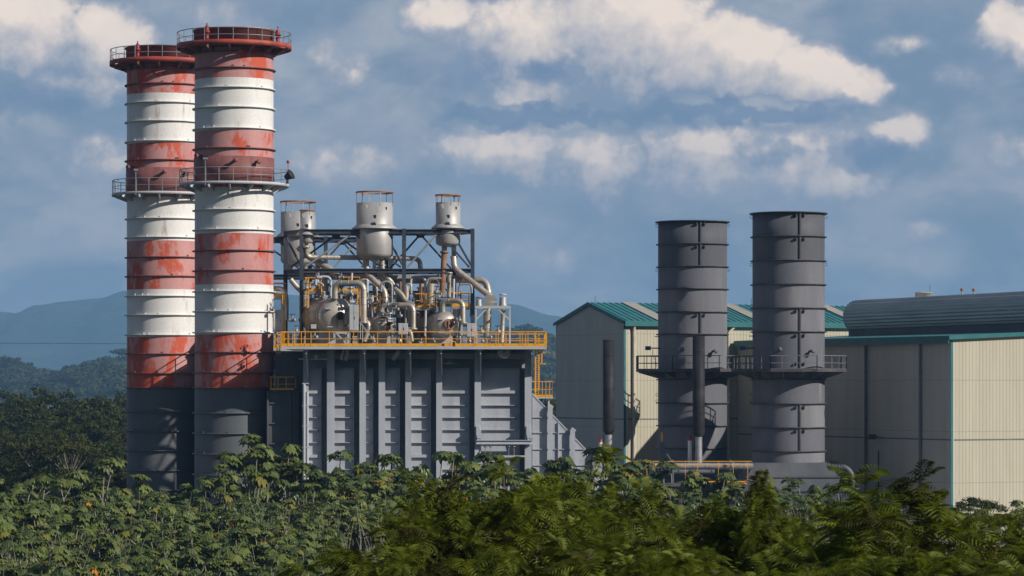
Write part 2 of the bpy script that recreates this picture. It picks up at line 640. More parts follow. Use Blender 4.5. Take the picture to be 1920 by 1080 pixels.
def round_platform(root, c, z, r0, r1, deckm, railm, rim_h, rail_h, posts=20, brm=None, gap=True, nb=14):
    d = MB()
    if gap:
        d.lathe(c, [(r0 + .02, z - .10), (r0 + .02, z - .04), (r1 - .55, z - .04), (r1 - .55, z - .10), (r0 + .02, z - .10)], 56)
        d.lathe(c, [(r1 - .28, z - .10), (r1 - .28, z - .04), (r1 - .02, z - .04), (r1 - .02, z - .10), (r1 - .28, z - .10)], 56)
    else:
        d.lathe(c, [(r0 + .02, z - .10), (r0 + .02, z - .04), (r1 - .02, z - .04), (r1 - .02, z - .10), (r0 + .02, z - .10)], 56)
    d.lathe(c, [(r1 - .05, z - .16), (r1, z - .16), (r1, z - .16 + rim_h), (r1 - .05, z - .16 + rim_h), (r1 - .05, z - .16)], 56)
    p = d.build('platform', deckm, root)
    for k in range(nb):
        t = 2 * math.pi * (k + .5) / nb
        ca, sa = math.cos(t), math.sin(t)
        tg = Vector((-sa, ca, 0)) * .05
        b = MB()
        pt = lambda r, zz: Vector((c[0] + ca * r, c[1] + sa * r, zz)) - tg
        b.prism([pt(r0 + .02, z - .11), pt(r1 - .1, z - .11), pt(r1 - .1, z - .22), pt(r0 + .02, z - .62)], tg * 2)
        b.build('bracket', brm or deckm, p)
    rl = MB()
    rr = r1 - .06
    for k in range(posts):
        t = 2 * math.pi * (k + .3) / posts
        x, y = c[0] + rr * math.cos(t), c[1] + rr * math.sin(t)
        rl.bar((x, y, z - .05), (x, y, z + rail_h), .055, .055, up=(0, 1, 0))
    ring(rl, c, rr, z + rail_h, .035, 48)
    ring(rl, c, rr, z + rail_h * .52, .024, 48)
    rl.build('railing', railm, root)
    return p


UNIT = []     # (thing, label for the copy in the rear unit) that the second boiler unit repeats
D2 = 246.0
K2 = D2 / 228.0 * .9505      # the rear unit is drawn as large as it looks at its own distance
S2C = Vector((XP(308.3, D2), D2, 0))


def unit(o, label2):
    UNIT.append((o, label2))
    return o


# ------------------------------------------------------------------ striped chimney
DS = 228.0
zs = lambda py: ZP(py, DS)
SC = Vector((XP(439, DS), DS, 0))
SR = 73.6 * DS / F
ch = thing('striped_chimney', 'nearer and taller looking red and white banded chimney with floodlight on its middle walkway', 'chimney', SC)
c0 = (SC.x, SC.y, 0)
sh = MB()
levels = [(0, None), (727, 3), (628, 1), (535, 0), (440, 1), (355, 0), (298, 1), (249, 1), (152, 0), (92, 1)]
zz = [0] + [zs(l[0]) for l in levels[1:]]
prof = [(SR, q) for q in zz]
sh.lathe(c0, prof, 96, mats=[l[1] for l in levels[1:]])
sh.build('shell', [M['white'], M['red'], M['dred'], M['dgrey']], ch)
s2 = MB()
s2.lathe(c0, [(SR + .01, zs(346)), (SR + .07, zs(346)), (SR + .07, zs(297.5)), (SR + .01, zs(297.5))], 96)
s2.build('sleeve', M['dred'], ch)
s3 = MB()
s3.lathe(c0, [(SR, zs(96)), (SR + .07, zs(96)), (SR + .07, zs(61)), (SR + .16, zs(61)), (SR + .16, zs(58.5)), (SR - .12, zs(58.5)), (SR - .12, zs(96))], 96)
s3.build('mouth_ring', M['dred'], ch)
for py in (104, 133, 169.5, 206, 245, 282, 396, 433, 471.7, 509, 547.7, 585, 624, 661, 699, 727, 774, 812, 850, 889, 927, 965):
    b = MB()
    w = .19
    z = zs(py)
    b.lathe(c0, [(SR - .01, z - .04), (SR + w, z - .04), (SR + w, z + .04), (SR - .01, z + .04)], 72)
    rnd = random.Random(py)
    for k in range(3):
        t = R(-150 + rnd.choice((18, 38, 60, 82, 104)) + rnd.uniform(-6, 6))
        q = Vector((SC.x + (SR + .07) * math.cos(t), SC.y + (SR + .07) * math.sin(t), z + .02))
        b.bar(q, q + Vector((0, 0, .16)), .07, .07)
    fm = M['white'] if (355 < py < 437 or 537 < py < 626 or 155 < py < 248) else (M['dgrey'] if py > 730 else M['dred'])
    b.build('flange', fm, ch)
b = MB()
for (ya, yb) in ((352, 727), (150, 296)):
    b.bar((SC.x + .02, SC.y - SR - .008, zs(yb)), (SC.x + .02, SC.y - SR - .008, zs(ya)), .03, .02, up=(0, 1, 0))
round_platform(ch, c0, zs(90), SR, 107.5 * DS / F, M['rimred'], M['galv'], .36, 27 * DS / F, 24, M['dred'])
round_platform(ch, c0, zs(347), SR, 103 * DS / F, M['lgrey'], M['galv'], .22, 27 * DS / F, 24, M['casing2'])
for (px_, dy) in ((388, -3.4), (521, -1.2)):
    w = MB()
    p = Vector((XP(px_, DS + dy), DS + dy, zs(90)))
    w.lathe((p.x, p.y, p.z), [(0, .15), (.2, .15), (.2, .28), (.15, .3), (.15, .75), (.24, .78), (.24, .88), (.17, .92), (.17, 1.15), (.12, 1.28), (.05, 1.33), (.05, 1.5), (0, 1.5)], 14)
    w.bar((p.x, p.y, p.z - .1), (p.x, p.y, p.z + .2), .08)
    w.build('warning_light', M['bred'], ch)
for (px_, py_) in ((383, 296), (448, 306), (484, 308)):
    th = math.asin(max(-1, min(1, (px_ - 439) / 73.6)))
    d = Vector((math.sin(th), -math.cos(th), 0))
    p = Vector((SC.x, SC.y, zs(py_))) + d * SR
    w = MB()
    w.tube([p, p + d * .5], .12, 10)
    w.lathe(p + d * .5, [(0, .06), (.19, .06), (.19, -.02), (.0, -.02)], 12, axis=d)
    w.build('sampling_port', M['dred'], ch)
for px_ in (385,):
    w = MB()
    D_ = DS - 4.1
    w.bar(P(px_, 347, D_), P(px_, 296, D_), .06, .06, up=(0, 1, 0))
    w.bar(P(px_ - 4, 297, D_), P(px_ + 4, 297, D_), .22, .14)
    w.build('lamp_post', M['galv'], ch)
D_ = DS - 1.2
w = MB()
w.bar(P(540, 345, D_), P(540, 306, D_), .05, .05, up=(0, 1, 0))
w.lathe(P(540, 306, D_), [(0, 0), (.1, 0), (.12, .1), (.07, .22), (0, .24)], 10)
w.build('signal_mast', M['bred'], ch)
w = MB()
q = P(541, 330, D_)
ax = Vector((.75, -.3, .45)).normalized()
w.lathe(q, [(0, -.3), (.2, -.28), (.3, .05), (.42, .28), (.40, .30), (.26, .08), (0, .05)], 14, axis=ax)
w.bar(q - ax * .2, q + Vector((-.1, 0, -.55)), .08)
w.build('floodlight', M['black'], ch)
unit(ch, 'farther red and white banded chimney half hidden behind the nearer one')

# ------------------------------------------------------------------ boiler casing with its deck
DF, DC, DPN, DR = 221.0, 223.2, 223.85, 231.0
bo = thing('heat_recovery_boiler', 'grey ribbed boiler casing with yellow railed deck on top of it, nearer of two', 'boiler', (XP(780, DC), DC, 0))
XL, XR = XP(503, DPN), XP(997, DPN)
m_ = MB()
zt = ZP(656, DPN)
zw = ZP(690, DPN)
m_.box(XP(568, DPN), XR, DPN + .9, DR, 0, zw)
EDG = [(578, 613), (627, 674), (686, 710), (722, 760), (771, 818), (829, 890), (902, 984)]
for (ea, eb) in EDG:
    m_.box(XP(ea, DPN) - .3, XP(eb, DPN) - .40, DPN, DPN + .898, 0, zw - .003)
m_.box(XP(575, DPN), XP(990, DPN), DPN + 1.2, DR - .5, zw, ZP(655, DPN))
m_.build('casing', M['casing'], bo)
# recessed top beam and rows of stiffeners between the columns
cols = [(568, 578), (613, 627), (674, 686), (710, 722), (760, 771), (818, 829), (890, 902), (984, 997)]
for (a0_, a1_) in cols:
    c = MB()
    xa, xb = XP(a0_, DC), XP(a1_, DC)
    z1 = ZP(657, DC)
    if a0_ == 568:
        c.tube([((xa * .8 + xb * .2), DC + .1, 0), ((xa * .8 + xb * .2), DC + .1, ZP(720, DC))], .13, 8)
        c.tube([((xa * .2 + xb * .8), DC + .1, 0), ((xa * .2 + xb * .8), DC + .1, ZP(735, DC))], .11, 8)
        for yy in (720, 762, 800, 840):
            c.box(xa - .05, xb + .05, DC + .0, DC + .3, ZP(yy, DC), ZP(yy, DC) + .08)
        c.box(xa, xb, DC + .25, DPN - .003, 0, z1)
    else:
        c.box(xa, xb, DC, DC + .07, 0, z1)
        c.box((xa + xb) / 2 - .06, (xa + xb) / 2 + .06, DC + .07, DPN + .897, 0, z1)
        # knee bracket that carries the overhanging deck
    if a0_ in (568, 674, 760, 818, 890, 984):
        c.prism([(xb - .06, DC - .003, ZP(658, DC)), (xb - .06, DF + .25, ZP(658, DC)), (xb - .06, DF + .25, ZP(664, DC)), (xb - .06, DC - .003, ZP(706, DC))], (.09, 0, 0))
        c.box(xb - .2, xb + .05, DF + .2, DC - .004, ZP(658, DC), ZP(658, DC) + .06)
    c.build('column', M['casing2'], bo)
led = [668, 692, 735, 760, 783, 806, 830, 855, 880, 905, 930, 955]
for i in range(len(cols) - 1):
    xa, xb = XP(cols[i][1], DPN), XP(cols[i + 1][0], DPN)
    s = MB()
    for yy in led:
        z = ZP(yy, DPN)
        t, dpt = (.22, .22) if yy in (668, 735, 855) else (.04, .21)
        if yy < 690:
            s.box(xa + .02, xb - .02, DPN + .05, DPN + 1.19, z - t, z + t)
            continue
        s.box(xa - .1, xb - .47, DPN - dpt, DPN - .002, z - t * .5, z + t * .5)
    # deep gutter at the right end of every bay
    s.box(xb - .46, xb - .40, DPN - .16, DPN - .002, 0, ZP(692, DPN))
    s.build('stiffener', M['casing'], bo)
# deck
d = MB()
x0, x1 = XP(527, DF), XP(1025, DF)
zd1, zd0 = ZP(649.5, DF), ZP(654.8, DF)
d.box(x0, x1, DF, DF + .12, zd0, zd1)
d.box(x0, x1, DF + .122, DR + .2, zd1 - .08, zd1 - .02)
for k in range(9):
    y = DF + .5 + k * 1.05
    d.box(x0 + .2, x1 - .1, y, y + .1, zd0, zd1 - .085)
d.box(x1 - .12, x1, DF + .123, DR + .2, zd0, zd1 - .001)
dk_ = d.build('deck', M['lgrey'], bo)
r = MB()
hz = 27.5 * DF / F
xs = XP(605, DF)
posts = [527, 540, 552, 565, 583, 605, 626, 671, 717, 731, 777, 823, 868, 915, 958, 990, 1003, 1017, 1025]
rail(r, [(x0, DF + .06, zd1), (x1, DF + .06, zd1)], hz, 1.85, .032, (.52,), .20)
for p_ in (540, 552, 565, 583, 893, 930, 945, 975, 990, 1003):
    x = XP(p_, DF)
    r.bar((x, DF + .06, zd1), (x, DF + .06, zd1 + hz), .055, .055, up=(0, 1, 0))
rail(r, [(x1 - .06, DF + .06, zd1), (x1 - .06, DR, zd1)], hz, 1.3, .032, (.52,), .16)
rail(r, [(x0, DR, zd1), (x1, DR, zd1)], hz, 1.5, .032, (.52,), .16)
rail(r, [(x0 + .04, DF + .06, zd1), (x0 + .04, DR, zd1)], hz, 1.3, .032, (.52,), .16)
q0, q1 = XP(834, DF), XP(854, DF)
r.bar((q0, DF - .02, zd1 + .05), (q0, DF - .02, zd1 + .36), .07)
r.bar((q1, DF - .02, zd1 + .05), (q1, DF - .02, zd1 + .36), .07)
r.bar((q0 - .03, DF - .02, zd1 + .36), (q1 + .03, DF - .02, zd1 + .36), .07)
r.build('railing', M['yel'], dk_)
# outlet duct between the casing and the chimney
o_ = MB()
DQ = 224.6
o_.box(XP(500, DQ), XP(560, DQ), DQ, DR - .4, 0, ZP(733, DQ))
o_.box(XP(514, DQ), XP(566, DQ), DQ + 1.5, DR - .9, ZP(733, DQ) + .002, ZP(660, DQ))
for yy in (757, 795, 833, 873, 910):
    o_.box(XP(503, DQ), XP(543, DQ), DQ - .12, DQ - .002, ZP(yy, DQ), ZP(yy, DQ) + .09)
for xx in (501, 543, 551):
    o_.box(XP(xx, DQ), XP(xx + 3, DQ), DQ - .2, DQ - .003, 0, ZP(734, DQ))
o_.build('outlet_duct', M['duct'], bo)
# sloping inlet duct
w = MB()
DW = DPN + .1
pts = [P(998, 739, DW), P(1172, 921, DW), Vector((XP(1172, DW), DW, 0)), Vector((XP(998, DW), DW, 0))]
w.prism(pts, (0, 6.4, 0))
for (yy) in (783, 812, 843, 873):
    xe = 998 + (yy - 739) / 182 * 174
    w.box(XP(998, DW), XP(xe - 1, DW), DW - .1, DW - .002, ZP(yy, DW), ZP(yy, DW) + .05)
w.box(XP(1046, DW), XP(1048, DW), DW - .14, DW - .003, 0, ZP(792, DW))
w.bar(P(998, 738, DW) + Vector((0, -.02, 0)), P(1172, 920, DW) + Vector((0, -.02, 0)), .10, .03, up=(0, 1, 0))
wd = w.build('inlet_duct', M['casing'], bo)
for (xa, xb, yt) in ((1027, 1036, 757), (1069, 1078, 801), (1112, 1120, 845)):
    s = MB()
    s.box(XP(xa, DW), XP(xb, DW), DW - .36, DW - .30, 0, ZP(yt + 7, DW))
    s.box(XP(xa + 3, DW), XP(xa + 5, DW), DW - .30, DW - .143, 0, ZP(yt + 7, DW))
    s.prism([P(xa - .3, yt + 7, DW - .36), P(xa + 4, yt, DW - .36), P(xb + 2.5, yt + 5, DW - .36), P(xb + .3, yt + 9, DW - .36)], (0, .35, 0))
    s.build('stiffener', M['casing2'], wd)
unit(bo, 'grey boiler casing of the rear unit, mostly hidden behind the front boiler')

# door hoist below the right end of the casing
h = thing('door_hoist', 'grey hoist beam with hanging rods bolted across the boiler casing', 'hoist', (XP(945, DC), DC, ZP(860, DC)))
w = MB()
DH = DC - .25
w.hbeam(P(893, 829, DH), P(999, 829, DH), .25, 8 * DH / F, up=(0, 0, 1), t=.05)
w.build('beam', M['casing2'], h)
for xx in (893, 987):
    w = MB()
    w.prism([P(xx, 799, DH), P(xx + 5, 798, DH), P(xx + 11, 818, DH), P(xx + 10, 822, DH), P(xx + 2, 822, DH), P(xx, 814, DH)], (0, .24, 0))
    w.bar(P(xx + 4, 822, DH + .1), P(xx + 4, 835, DH + .1), .14)
    w.build('bracket', M['casing2'], h)
for xx in (910, 920, 954, 964):
    w = MB()
    w.bar(P(xx, 832, DH + .1), P(xx, 861, DH + .1), .05)
    w.lathe(P(xx, 837, DH + .1), [(0, -.08), (.12, -.06), (.12, .06), (0, .08)], 8)
    w.build('rod', M['galv'], h)
w = MB()
w.box(XP(895, DH), XP(916, DH), DH - .1, DH + .2, ZP(858, DH), ZP(853, DH))
w.box(XP(923, DH), XP(985, DH), DH, DH + .2, ZP(857, DH), ZP(854, DH))
w.build('rail', M['lgrey'], h)

# ladder and small landing at the right end of the deck
l = thing('deck_ladder', 'yellow caged ladder dropping from the deck end to a small railed landing', 'ladder', (XP(1008, 226), 226, ZP(745, 226)))
DL = 225.5
w = MB()
for xx in (1004, 1010.5):
    w.bar(P(xx, 745, DL), P(xx, 628, DL), .09, .09, up=(0, 1, 0))
for k in range(26):
    yy = 742 - k * 4.4
    w.bar(P(1004, yy, DL), P(1010.5, yy, DL), .035)
w.build('ladder', M['yel'], l)
w = MB()
w.bar(P(1016, 657, DL), P(1016, 682, DL), .09, .09, up=(0, 1, 0))
for yy in (661, 682):
    w.bar(P(1010, yy, DL), P(1023, yy, DL), .09, .07)
w.bar(P(1004, 641, DL), P(1023, 641, DL), .09, .07)
w.build('cage', M['yel'], l)
w = MB()
w.box(XP(996, DL), XP(1037, DL), DL - 1.2, DL + .6, ZP(747, DL), ZP(744.5, DL))
w.bar(P(1029, 746, DL), P(1029, 800, DL + .4), .14, .14, up=(0, 1, 0))
w.build('landing', M['lgrey'], l)
w = MB()
zl = ZP(744.5, DL)
rail(w, [(XP(996, DL), DL - 1.15, zl), (XP(1037, DL), DL - 1.15, zl), (XP(1037, DL), DL + .55, zl)], 29 * DL / F, .26, .025, (.5,), .16)
w.build('railing', M['yel'], l)

l = thing('duct_landing', 'small yellow railed landing on top of the dark outlet duct beside the chimney', 'landing', P(528, 733, DQ))
w = MB()
w.box(XP(505, DQ - .3), XP(553, DQ - .3), DQ - .4, DQ + 1.3, ZP(733, DQ) + .004, ZP(733, DQ) + .06)
w.build('floor', M['duct'], l)
w = MB()
zl = ZP(733, DQ) + .06
rail(w, [(XP(506, DQ - .3), DQ - .35, zl), (XP(552, DQ - .3), DQ - .35, zl)], 24.5 * DQ / F, .62, .03, (.46,), .14)
rail(w, [(XP(506, DQ - .3), DQ - .35, zl), (XP(506, DQ - .3), DQ + 1.2, zl)], 24.5 * DQ / F, .7, .03, (.46,), .14)
rail(w, [(XP(552, DQ - .3), DQ - .35, zl), (XP(552, DQ - .3), DQ + 1.2, zl)], 24.5 * DQ / F, .7, .03, (.46,), .14)
w.build('railing', M['yel'], l)

# ------------------------------------------------------------------ steel frame above the deck
DFR = 227.4
BK = Vector((-1.45, 3.0, 0))
fr = thing('steel_gantry', 'blue black open steel frame standing on the boiler deck round the silencers', 'steel frame', (XP(725, DFR), DFR, zd1))
zdk = zd1 - .02
ztop, zmid = ZP(430, DFR), ZP(504, DFR)
fx = [565.5, 757.5, 886]
for xx in fx:
    for bk in (0, 1):
        o = BK * bk
        w = MB()
        x = XP(xx, DFR)
        w.hbeam(Vector((x, DFR, zdk)) + o, Vector((x, DFR, ztop + .05)) + o, .30, .34, up=(0, 1, 0), t=.05)
        w.build('post', M['frame'], fr)
for bk in (0, 1):
    o = BK * bk
    for i in range(2):
        for (z, hh) in ((ztop - .16, .33), (zmid - .15, .33)):
            w = MB()
            w.hbeam(Vector((XP(fx[i], DFR) + .16, DFR, z)) + o, Vector((XP(fx[i + 1], DFR) - .16, DFR, z)) + o, .28, hh, t=.06)
            w.build('beam', M['frame'], fr)
        # diagonal braces of one bay
        xm = (XP(fx[i], DFR) + XP(fx[i + 1], DFR)) / 2
        for xe, sg in ((fx[i], 1), (fx[i + 1], -1)):
            w = MB()
            w.bar(Vector((xm - sg * .12, DFR + .02, ztop - .36)) + o, Vector((XP(xe, DFR) + sg * .25, DFR + .02, zmid + .12)) + o, .15, .14)
            w.build('brace', M['galv'] if (sg == 1 and bk == 0) else M['frame'], fr)
        w = MB()
        w.prism([Vector((xm - .35, DFR - .02, ztop - .33)) + o, Vector((xm + .35, DFR - .02, ztop - .33)) + o, Vector((xm + .2, DFR - .02, ztop - .5)) + o, Vector((xm - .2, DFR - .02, ztop - .5)) + o], (0, .04, 0))
        w.build('gusset', M['frame'], fr)
for xx in fx:
    for z in (ztop - .16, zmid - .15):
        w = MB()
        w.hbeam(Vector((XP(xx, DFR), DFR + .18, z)), Vector((XP(xx, DFR), DFR - .18, z)) + BK, .26, .32, t=.06)
        w.build('beam', M['frame'], fr)
    w = MB()
    w.bar(Vector((XP(xx, DFR), DFR + .2, zmid + .1)), Vector((XP(xx, DFR), DFR - .3, ztop - .35)) + BK, .12)
    w.build('brace', M['frame'], fr)
# cross beams that carry the silencers
for (xa) in (660, 744, 815, 866):
    w = MB()
    w.hbeam(Vector((XP(xa, DFR), DFR + .16, ztop - .18)), Vector((XP(xa, DFR), DFR - .16, ztop - .18)) + BK, .2, .26, t=.05)
    w.build('beam', M['frame'], fr)
unit(fr, 'blue black steel frame of the rear unit glimpsed behind the front frame')


def silencer(name_label, cx, rpx, ytop, ybot, yring, ycol, D, nstr, noz, big=True, label2=None):
    k = D / F
    c = Vector((XP(cx, D), D, 0))
    t = thing('vent_silencer', name_label, 'silencer', (c.x, c.y, ZP(ybot, D)))
    Rr = rpx * k
    zt_, zb_, zr_ = ZP(ytop, D), ZP(ybot, D), ZP(yring, D)
    s = MB()
    dish = Rr * .34
    s.lathe(c, [(Rr * .25, zb_), (Rr * .7, zb_ + dish * .25), (Rr * .92, zb_ + dish * .6), (Rr, zb_ + dish), (Rr, zt_), (Rr - .03, zt_), (Rr - .03, zb_ + dish + .4), (0, zb_ + dish + .4)], 48)
    s.build('shell', M['silo'], t)
    s = MB()
    zc = ZP(ycol, D)
    s.lathe(c, [(Rr + .005, zc + .30), (Rr + .34, zc + .03), (Rr + .34, zc - .05), (Rr + .005, zc - .05)], 48)
    s.build('support_skirt', M['silo'], t)
    s = MB()
    s.lathe(c, [(Rr - .02, zr_ - .06), (Rr + .05, zr_ - .06), (Rr + .05, zr_ + .06), (Rr - .02, zr_ + .06), (Rr - .02, zr_ - .06)], 48)
    s.build('top_ring', M['rust'], t)
    for j in range(nstr):
        an = R(-90 + 360 * (j + .35) / nstr)
        x, y = c.x + Rr * math.cos(an), c.y + Rr * math.sin(an)
        s = MB()
        s.bar((x, y, zt_ - .25), (x, y, zr_ - .05), .07, .045, up=(math.cos(an), math.sin(an), 0))
        s.build('strut', M['galv'], t)
    for (an, dz, sz) in ((-112, .35, .16), (-50, .45, .1), (-86, 1.1, .12)):
        x, y = c.x + (Rr + .03) * math.cos(R(an)), c.y + (Rr + .03) * math.sin(R(an))
        s = MB()
        s.prism([(x - sz, y, zt_ - dz + sz), (x + sz * .7, y, zt_ - dz + sz), (x + sz * .7, y, zt_ - dz - sz * .8), (x - sz * .2, y, zt_ - dz - sz)], (0, .08, 0))
        s.build('lifting_lug', M['lgrey'] if an == -112 else M['black'], t)
    s = MB()
    s.prism([(c.x - .25, c.y - Rr - .2, zc + .0), (c.x + .25, c.y - Rr - .2, zc), (c.x + .12, c.y - Rr - .05, zc + .42), (c.x - .12, c.y - Rr - .05, zc + .42)], (0, .06, 0))
    s.build('support_bracket', M['black'], t)
    for (nx, nr, yb) in noz:
        s = MB()
        x = XP(nx, D)
        s.tube([(x, D, zb_ + dish * .5), (x, D, ZP(yb, D))], nr * k, 12)
        s.lathe((x, D, ZP(yb, D)), [(0, -.06), (nr * k + .1, -.06), (nr * k + .1, .06), (0, .06)], 14)
        s.build('nozzle', M['alu'], t)
    if label2:
        unit(t, label2)
    return t


silencer('widest grey vent silencer with open rain ring, middle of the steel frame', 702.5, 34.3, 381, 488, 361, 429, 228.2, 6, [(686, 6, 500), (717, 6, 498)], label2='grey vent silencer of the rear unit beside the striped chimney')
silencer('slim grey vent silencer with a many strutted ring at the right frame end', 840, 23, 380, 463, 366.5, 428, 228.2, 8, [(833, 5, 473), (851, 4.5, 482)])
silencer('smallest grey vent silencer with a rusty cap, left corner of the frame', 575.5, 12.6, 397, 457, 395, 440, 228.0, 4, [(574, 4, 464)])

# ------------------------------------------------------------------ steam drums
AX = Vector((.36, -.93, 0)).normalized()


def drum(label, px, py, rpx, D, length, cover, hole, label2=None, ell=.55):
    k = D / F
    Rr = rpx * k
    tip = P(px, py, D)
    t = thing('steam_drum', label, 'drum', (tip.x, tip.y, ZP(652, D)))
    s = MB()
    hd = Rr * ell
    prof_ = [(Rr * .02, 0)] + [(Rr * math.sin(R(q)), -hd * (1 - math.cos(R(q)))) for q in (12, 24, 36, 48, 58, 68, 78, 90)]
    prof_ += [(Rr, -hd - .5), (Rr + .02, -hd - .5), (Rr + .02, -hd - .56), (Rr, -hd - .56), (Rr, -hd - 1.0), (Rr + .02, -hd - 1.0), (Rr + .02, -hd - 1.06), (Rr, -hd - 1.06), (Rr, -hd - length)]
    prof_ += [(Rr * math.sin(R(q)), -hd - length - hd * math.cos(R(q))) for q in (70, 50, 30, 10)]
    s.lathe(tip, prof_, 40, axis=AX)
    s.build('shell', M['alu'], t)
    s = MB()
    hr = hole * k
    s.lathe(tip, [(0, .1), (hr * .85, .1), (hr, .06), (hr, -.3), (hr * 1.25, -.3), (hr * 1.25, -.36)], 20, axis=AX)
    s.build('manhole_cover', M['rust'] if cover else M['black'], t)
    s = MB()
    sd = AX.cross(Vector((0, 0, 1)))
    for q in ((-.35, .35) if cover else (-.7, .9)):
        p0 = tip + AX * .14 + sd * hr * q
        s.bar(p0 + Vector((0, 0, hr * .55)), p0 - Vector((0, 0, hr * (.6 if cover else 3))), .07)
    s.build('hinge_bar', M['black'] if cover else M['rust'], t)
    for q in (.8, length - .4):
        s = MB()
        cc = tip - AX * (hd + q)
        zb = zd1 - .02
        s.prism([(cc.x - Rr * .8, cc.y - .12, zb), (cc.x + Rr * .8, cc.y - .12, zb), (cc.x + Rr * .75, cc.y - .12, cc.z - Rr * .35), (cc.x - Rr * .75, cc.y - .12, cc.z - Rr * .35)], (0, .24, 0))
        s.build('saddle', M['casing2'], t)
    # small pads on the head
    for (q, zq) in ((-.55, .42), (.6, .38), (-.5, -.62), (.5, -.6)):
        s = MB()
        p0 = tip - AX * (hd * .35) + sd * (Rr * q) + Vector((0, 0, Rr * zq))
        s.box(p0.x - .2, p0.x + .2, p0.y - .35, p0.y + .1, p0.z - .04, p0.z + .04)
        s.build('lug', M['lgrey'], t)
    if label2:
        unit(t, label2)
    return t


drum('biggest beige steam drum with a dark open manhole, left on the deck', 638, 592, 34.5, 222.9, 4.6, False, 8, 'beige steam drum of the rear unit behind the frame', .62)
drum('small beige steam drum under a tangle of pipes, middle of the deck', 727, 612, 20, 222.9, 4.2, False, 7, None, .7)
drum('beige steam drum with a round rust red manhole cover, right on the deck', 842, 608, 25, 222.7, 4.4, True, 10.5, None, .72)

# ------------------------------------------------------------------ pipes
PIPES = 'insulated pipes among the boiler steelwork'


def pipe(label, pts, rpx, mat='alu', rad=None, seam=True, label2=None, flg=()):
    q = [P(*p) for p in pts]
    D = pts[0][2]
    r_ = rpx * D / F
    rd = rad * D / F if rad else r_ * 2.6
    fp = fillet(q, rd, 6)
    w = MB()
    w.tube(fp, r_, 12)
    # raised cladding joints
    if seam:
        for a_, b_ in zip(q[:-1], q[1:]):
            L = (b_ - a_).length
            if L < 1.2:
                continue
            d_ = (b_ - a_).normalized()
            k = int((L - .9) / .55)
            for i in range(k):
                p = a_ + d_ * (.5 + i * .55)
                w.lathe(p, [(r_, -.03), (r_ + .012, -.03), (r_ + .012, .03), (r_, .03)], 12, axis=d_)
    for i in flg:
        d_ = (q[i + 1] - q[i]).normalized() if i + 1 < len(q) else (q[i] - q[i - 1]).normalized()
        w.lathe(q[i], [(0, -.07), (r_ + .1, -.07), (r_ + .1, .07), (0, .07)], 14, axis=d_)
    o = w.build('steam_pipe', M[mat], loc=q[0])
    tag(o, label, 'pipe', PIPES)
    if label2:
        unit(o, label2)
    return o


pipe('pipe arching from the top of the biggest drum down to the deck', [(628, 560, 223), (628, 531, 223), (682, 531, 222.6), (682, 605, 222.4)], 6, flg=(3,))
pipe('thin pipe bent over the small middle drum', [(716, 594, 223), (716, 572, 223), (775, 572, 222.8), (775, 617, 222.6)], 5, flg=(3,))
pipe('pipe hooped over the drum with the rust red cover', [(830, 588, 223.4), (830, 564, 223.4), (868, 564, 223), (868, 606, 222.8)], 5.2, flg=(3,))
pipe('thick main header pipe running level under the frame to the right bend', [(714, 500, 228.5), (716, 524, 228.5), (822, 524, 228.5)], 8, flg=(2,))
pipe('pipe leaving the right frame post and turning down in a wide elbow', [(822, 524, 228.7), (910, 525, 228.4), (917, 548, 228.0), (914, 600, 228.0)], 6.2, rad=16)
pipe('long pipe slanting down from the slim silencer past the right frame post', [(851, 482, 227.6), (852, 503, 227.4), (922, 558, 226.4), (914, 566, 226.6)], 6, rad=10)
pipe('pipe from the smallest silencer turning level below the top beam', [(574, 462, 227.4), (575, 482, 227.6), (668, 483, 228.6), (787, 485, 229.0), (789, 512, 229.0)], 4.6, rad=12, flg=(0,))
pipe('pipe slanting down from the widest silencer to the middle drum', [(687, 500, 227.6), (690, 515, 227.6), (722, 545, 227.2), (723, 572, 227.0)], 5.5, rad=10)
pipe('steeper pipe beside the slanting pipe below the widest silencer', [(717, 498, 227.8), (718, 510, 227.8), (759, 560, 227.6), (768, 580, 227.4), (768, 610, 227.2)], 5.2, rad=12)
pipe('rusty upright pipe below the slim silencer', [(833, 473, 227.6), (831, 515, 227.5), (829, 556, 227.4)], 5.4, 'rust', flg=(0, 2))
pipe('upright pipe with a valve beside the rusty one', [(842, 512, 224.2), (842, 562, 224.2)], 4, flg=(0, 1))
pipe('pipe slanting down behind the left frame post', [(560, 462, 228.8), (572, 476, 228.8), (617, 503, 228.4), (635, 520, 228.0)], 6.6, rad=10)
pipe('short curved pipe at the left frame post foot', [(545, 524, 229.0), (562, 544, 229.0), (574, 549, 228.6)], 5, rad=8)
pipe('beige pipe bending down at the left edge of the deck', [(505, 541, 229.0), (531, 541, 228.5), (537, 556, 228.2), (537, 600, 228.0)], 4.4, rad=10, label2='beige pipe at the left of the rear unit deck')
pipe('curved pipe between the biggest drum and the grey cabinet', [(676, 597, 223.4), (686, 597, 223.2), (692, 610, 223), (690, 622, 223), (683, 640, 223)], 4.4, rad=8)
pipe('upright pipe rising behind the middle frame post', [(762, 536, 225), (763, 560, 225), (758, 580, 224.8)], 4.4)
pipe('bent pipe between the middle frame post and the right drum', [(740, 541, 224.8), (752, 550, 224.6), (762, 567, 224.4), (775, 571, 224.2)], 4.4, rad=8)
pipe('thick upright pipe behind the orange platform', [(808, 532, 226), (807, 580, 226), (806, 640, 226)], 7.5)
pipe('upright pipe behind the slim silencer pipes', [(790, 532, 226.4), (790, 640, 226.4)], 4.5)
pipe('big upright pipe below the tapered box at the right', [(914, 575, 225), (913, 648, 225)], 7.4)
pipe('upright pipe under the capped vent at the right', [(944, 580, 224.4), (943, 596, 224.4), (941, 642, 224.2)], 4.2, rad=6)
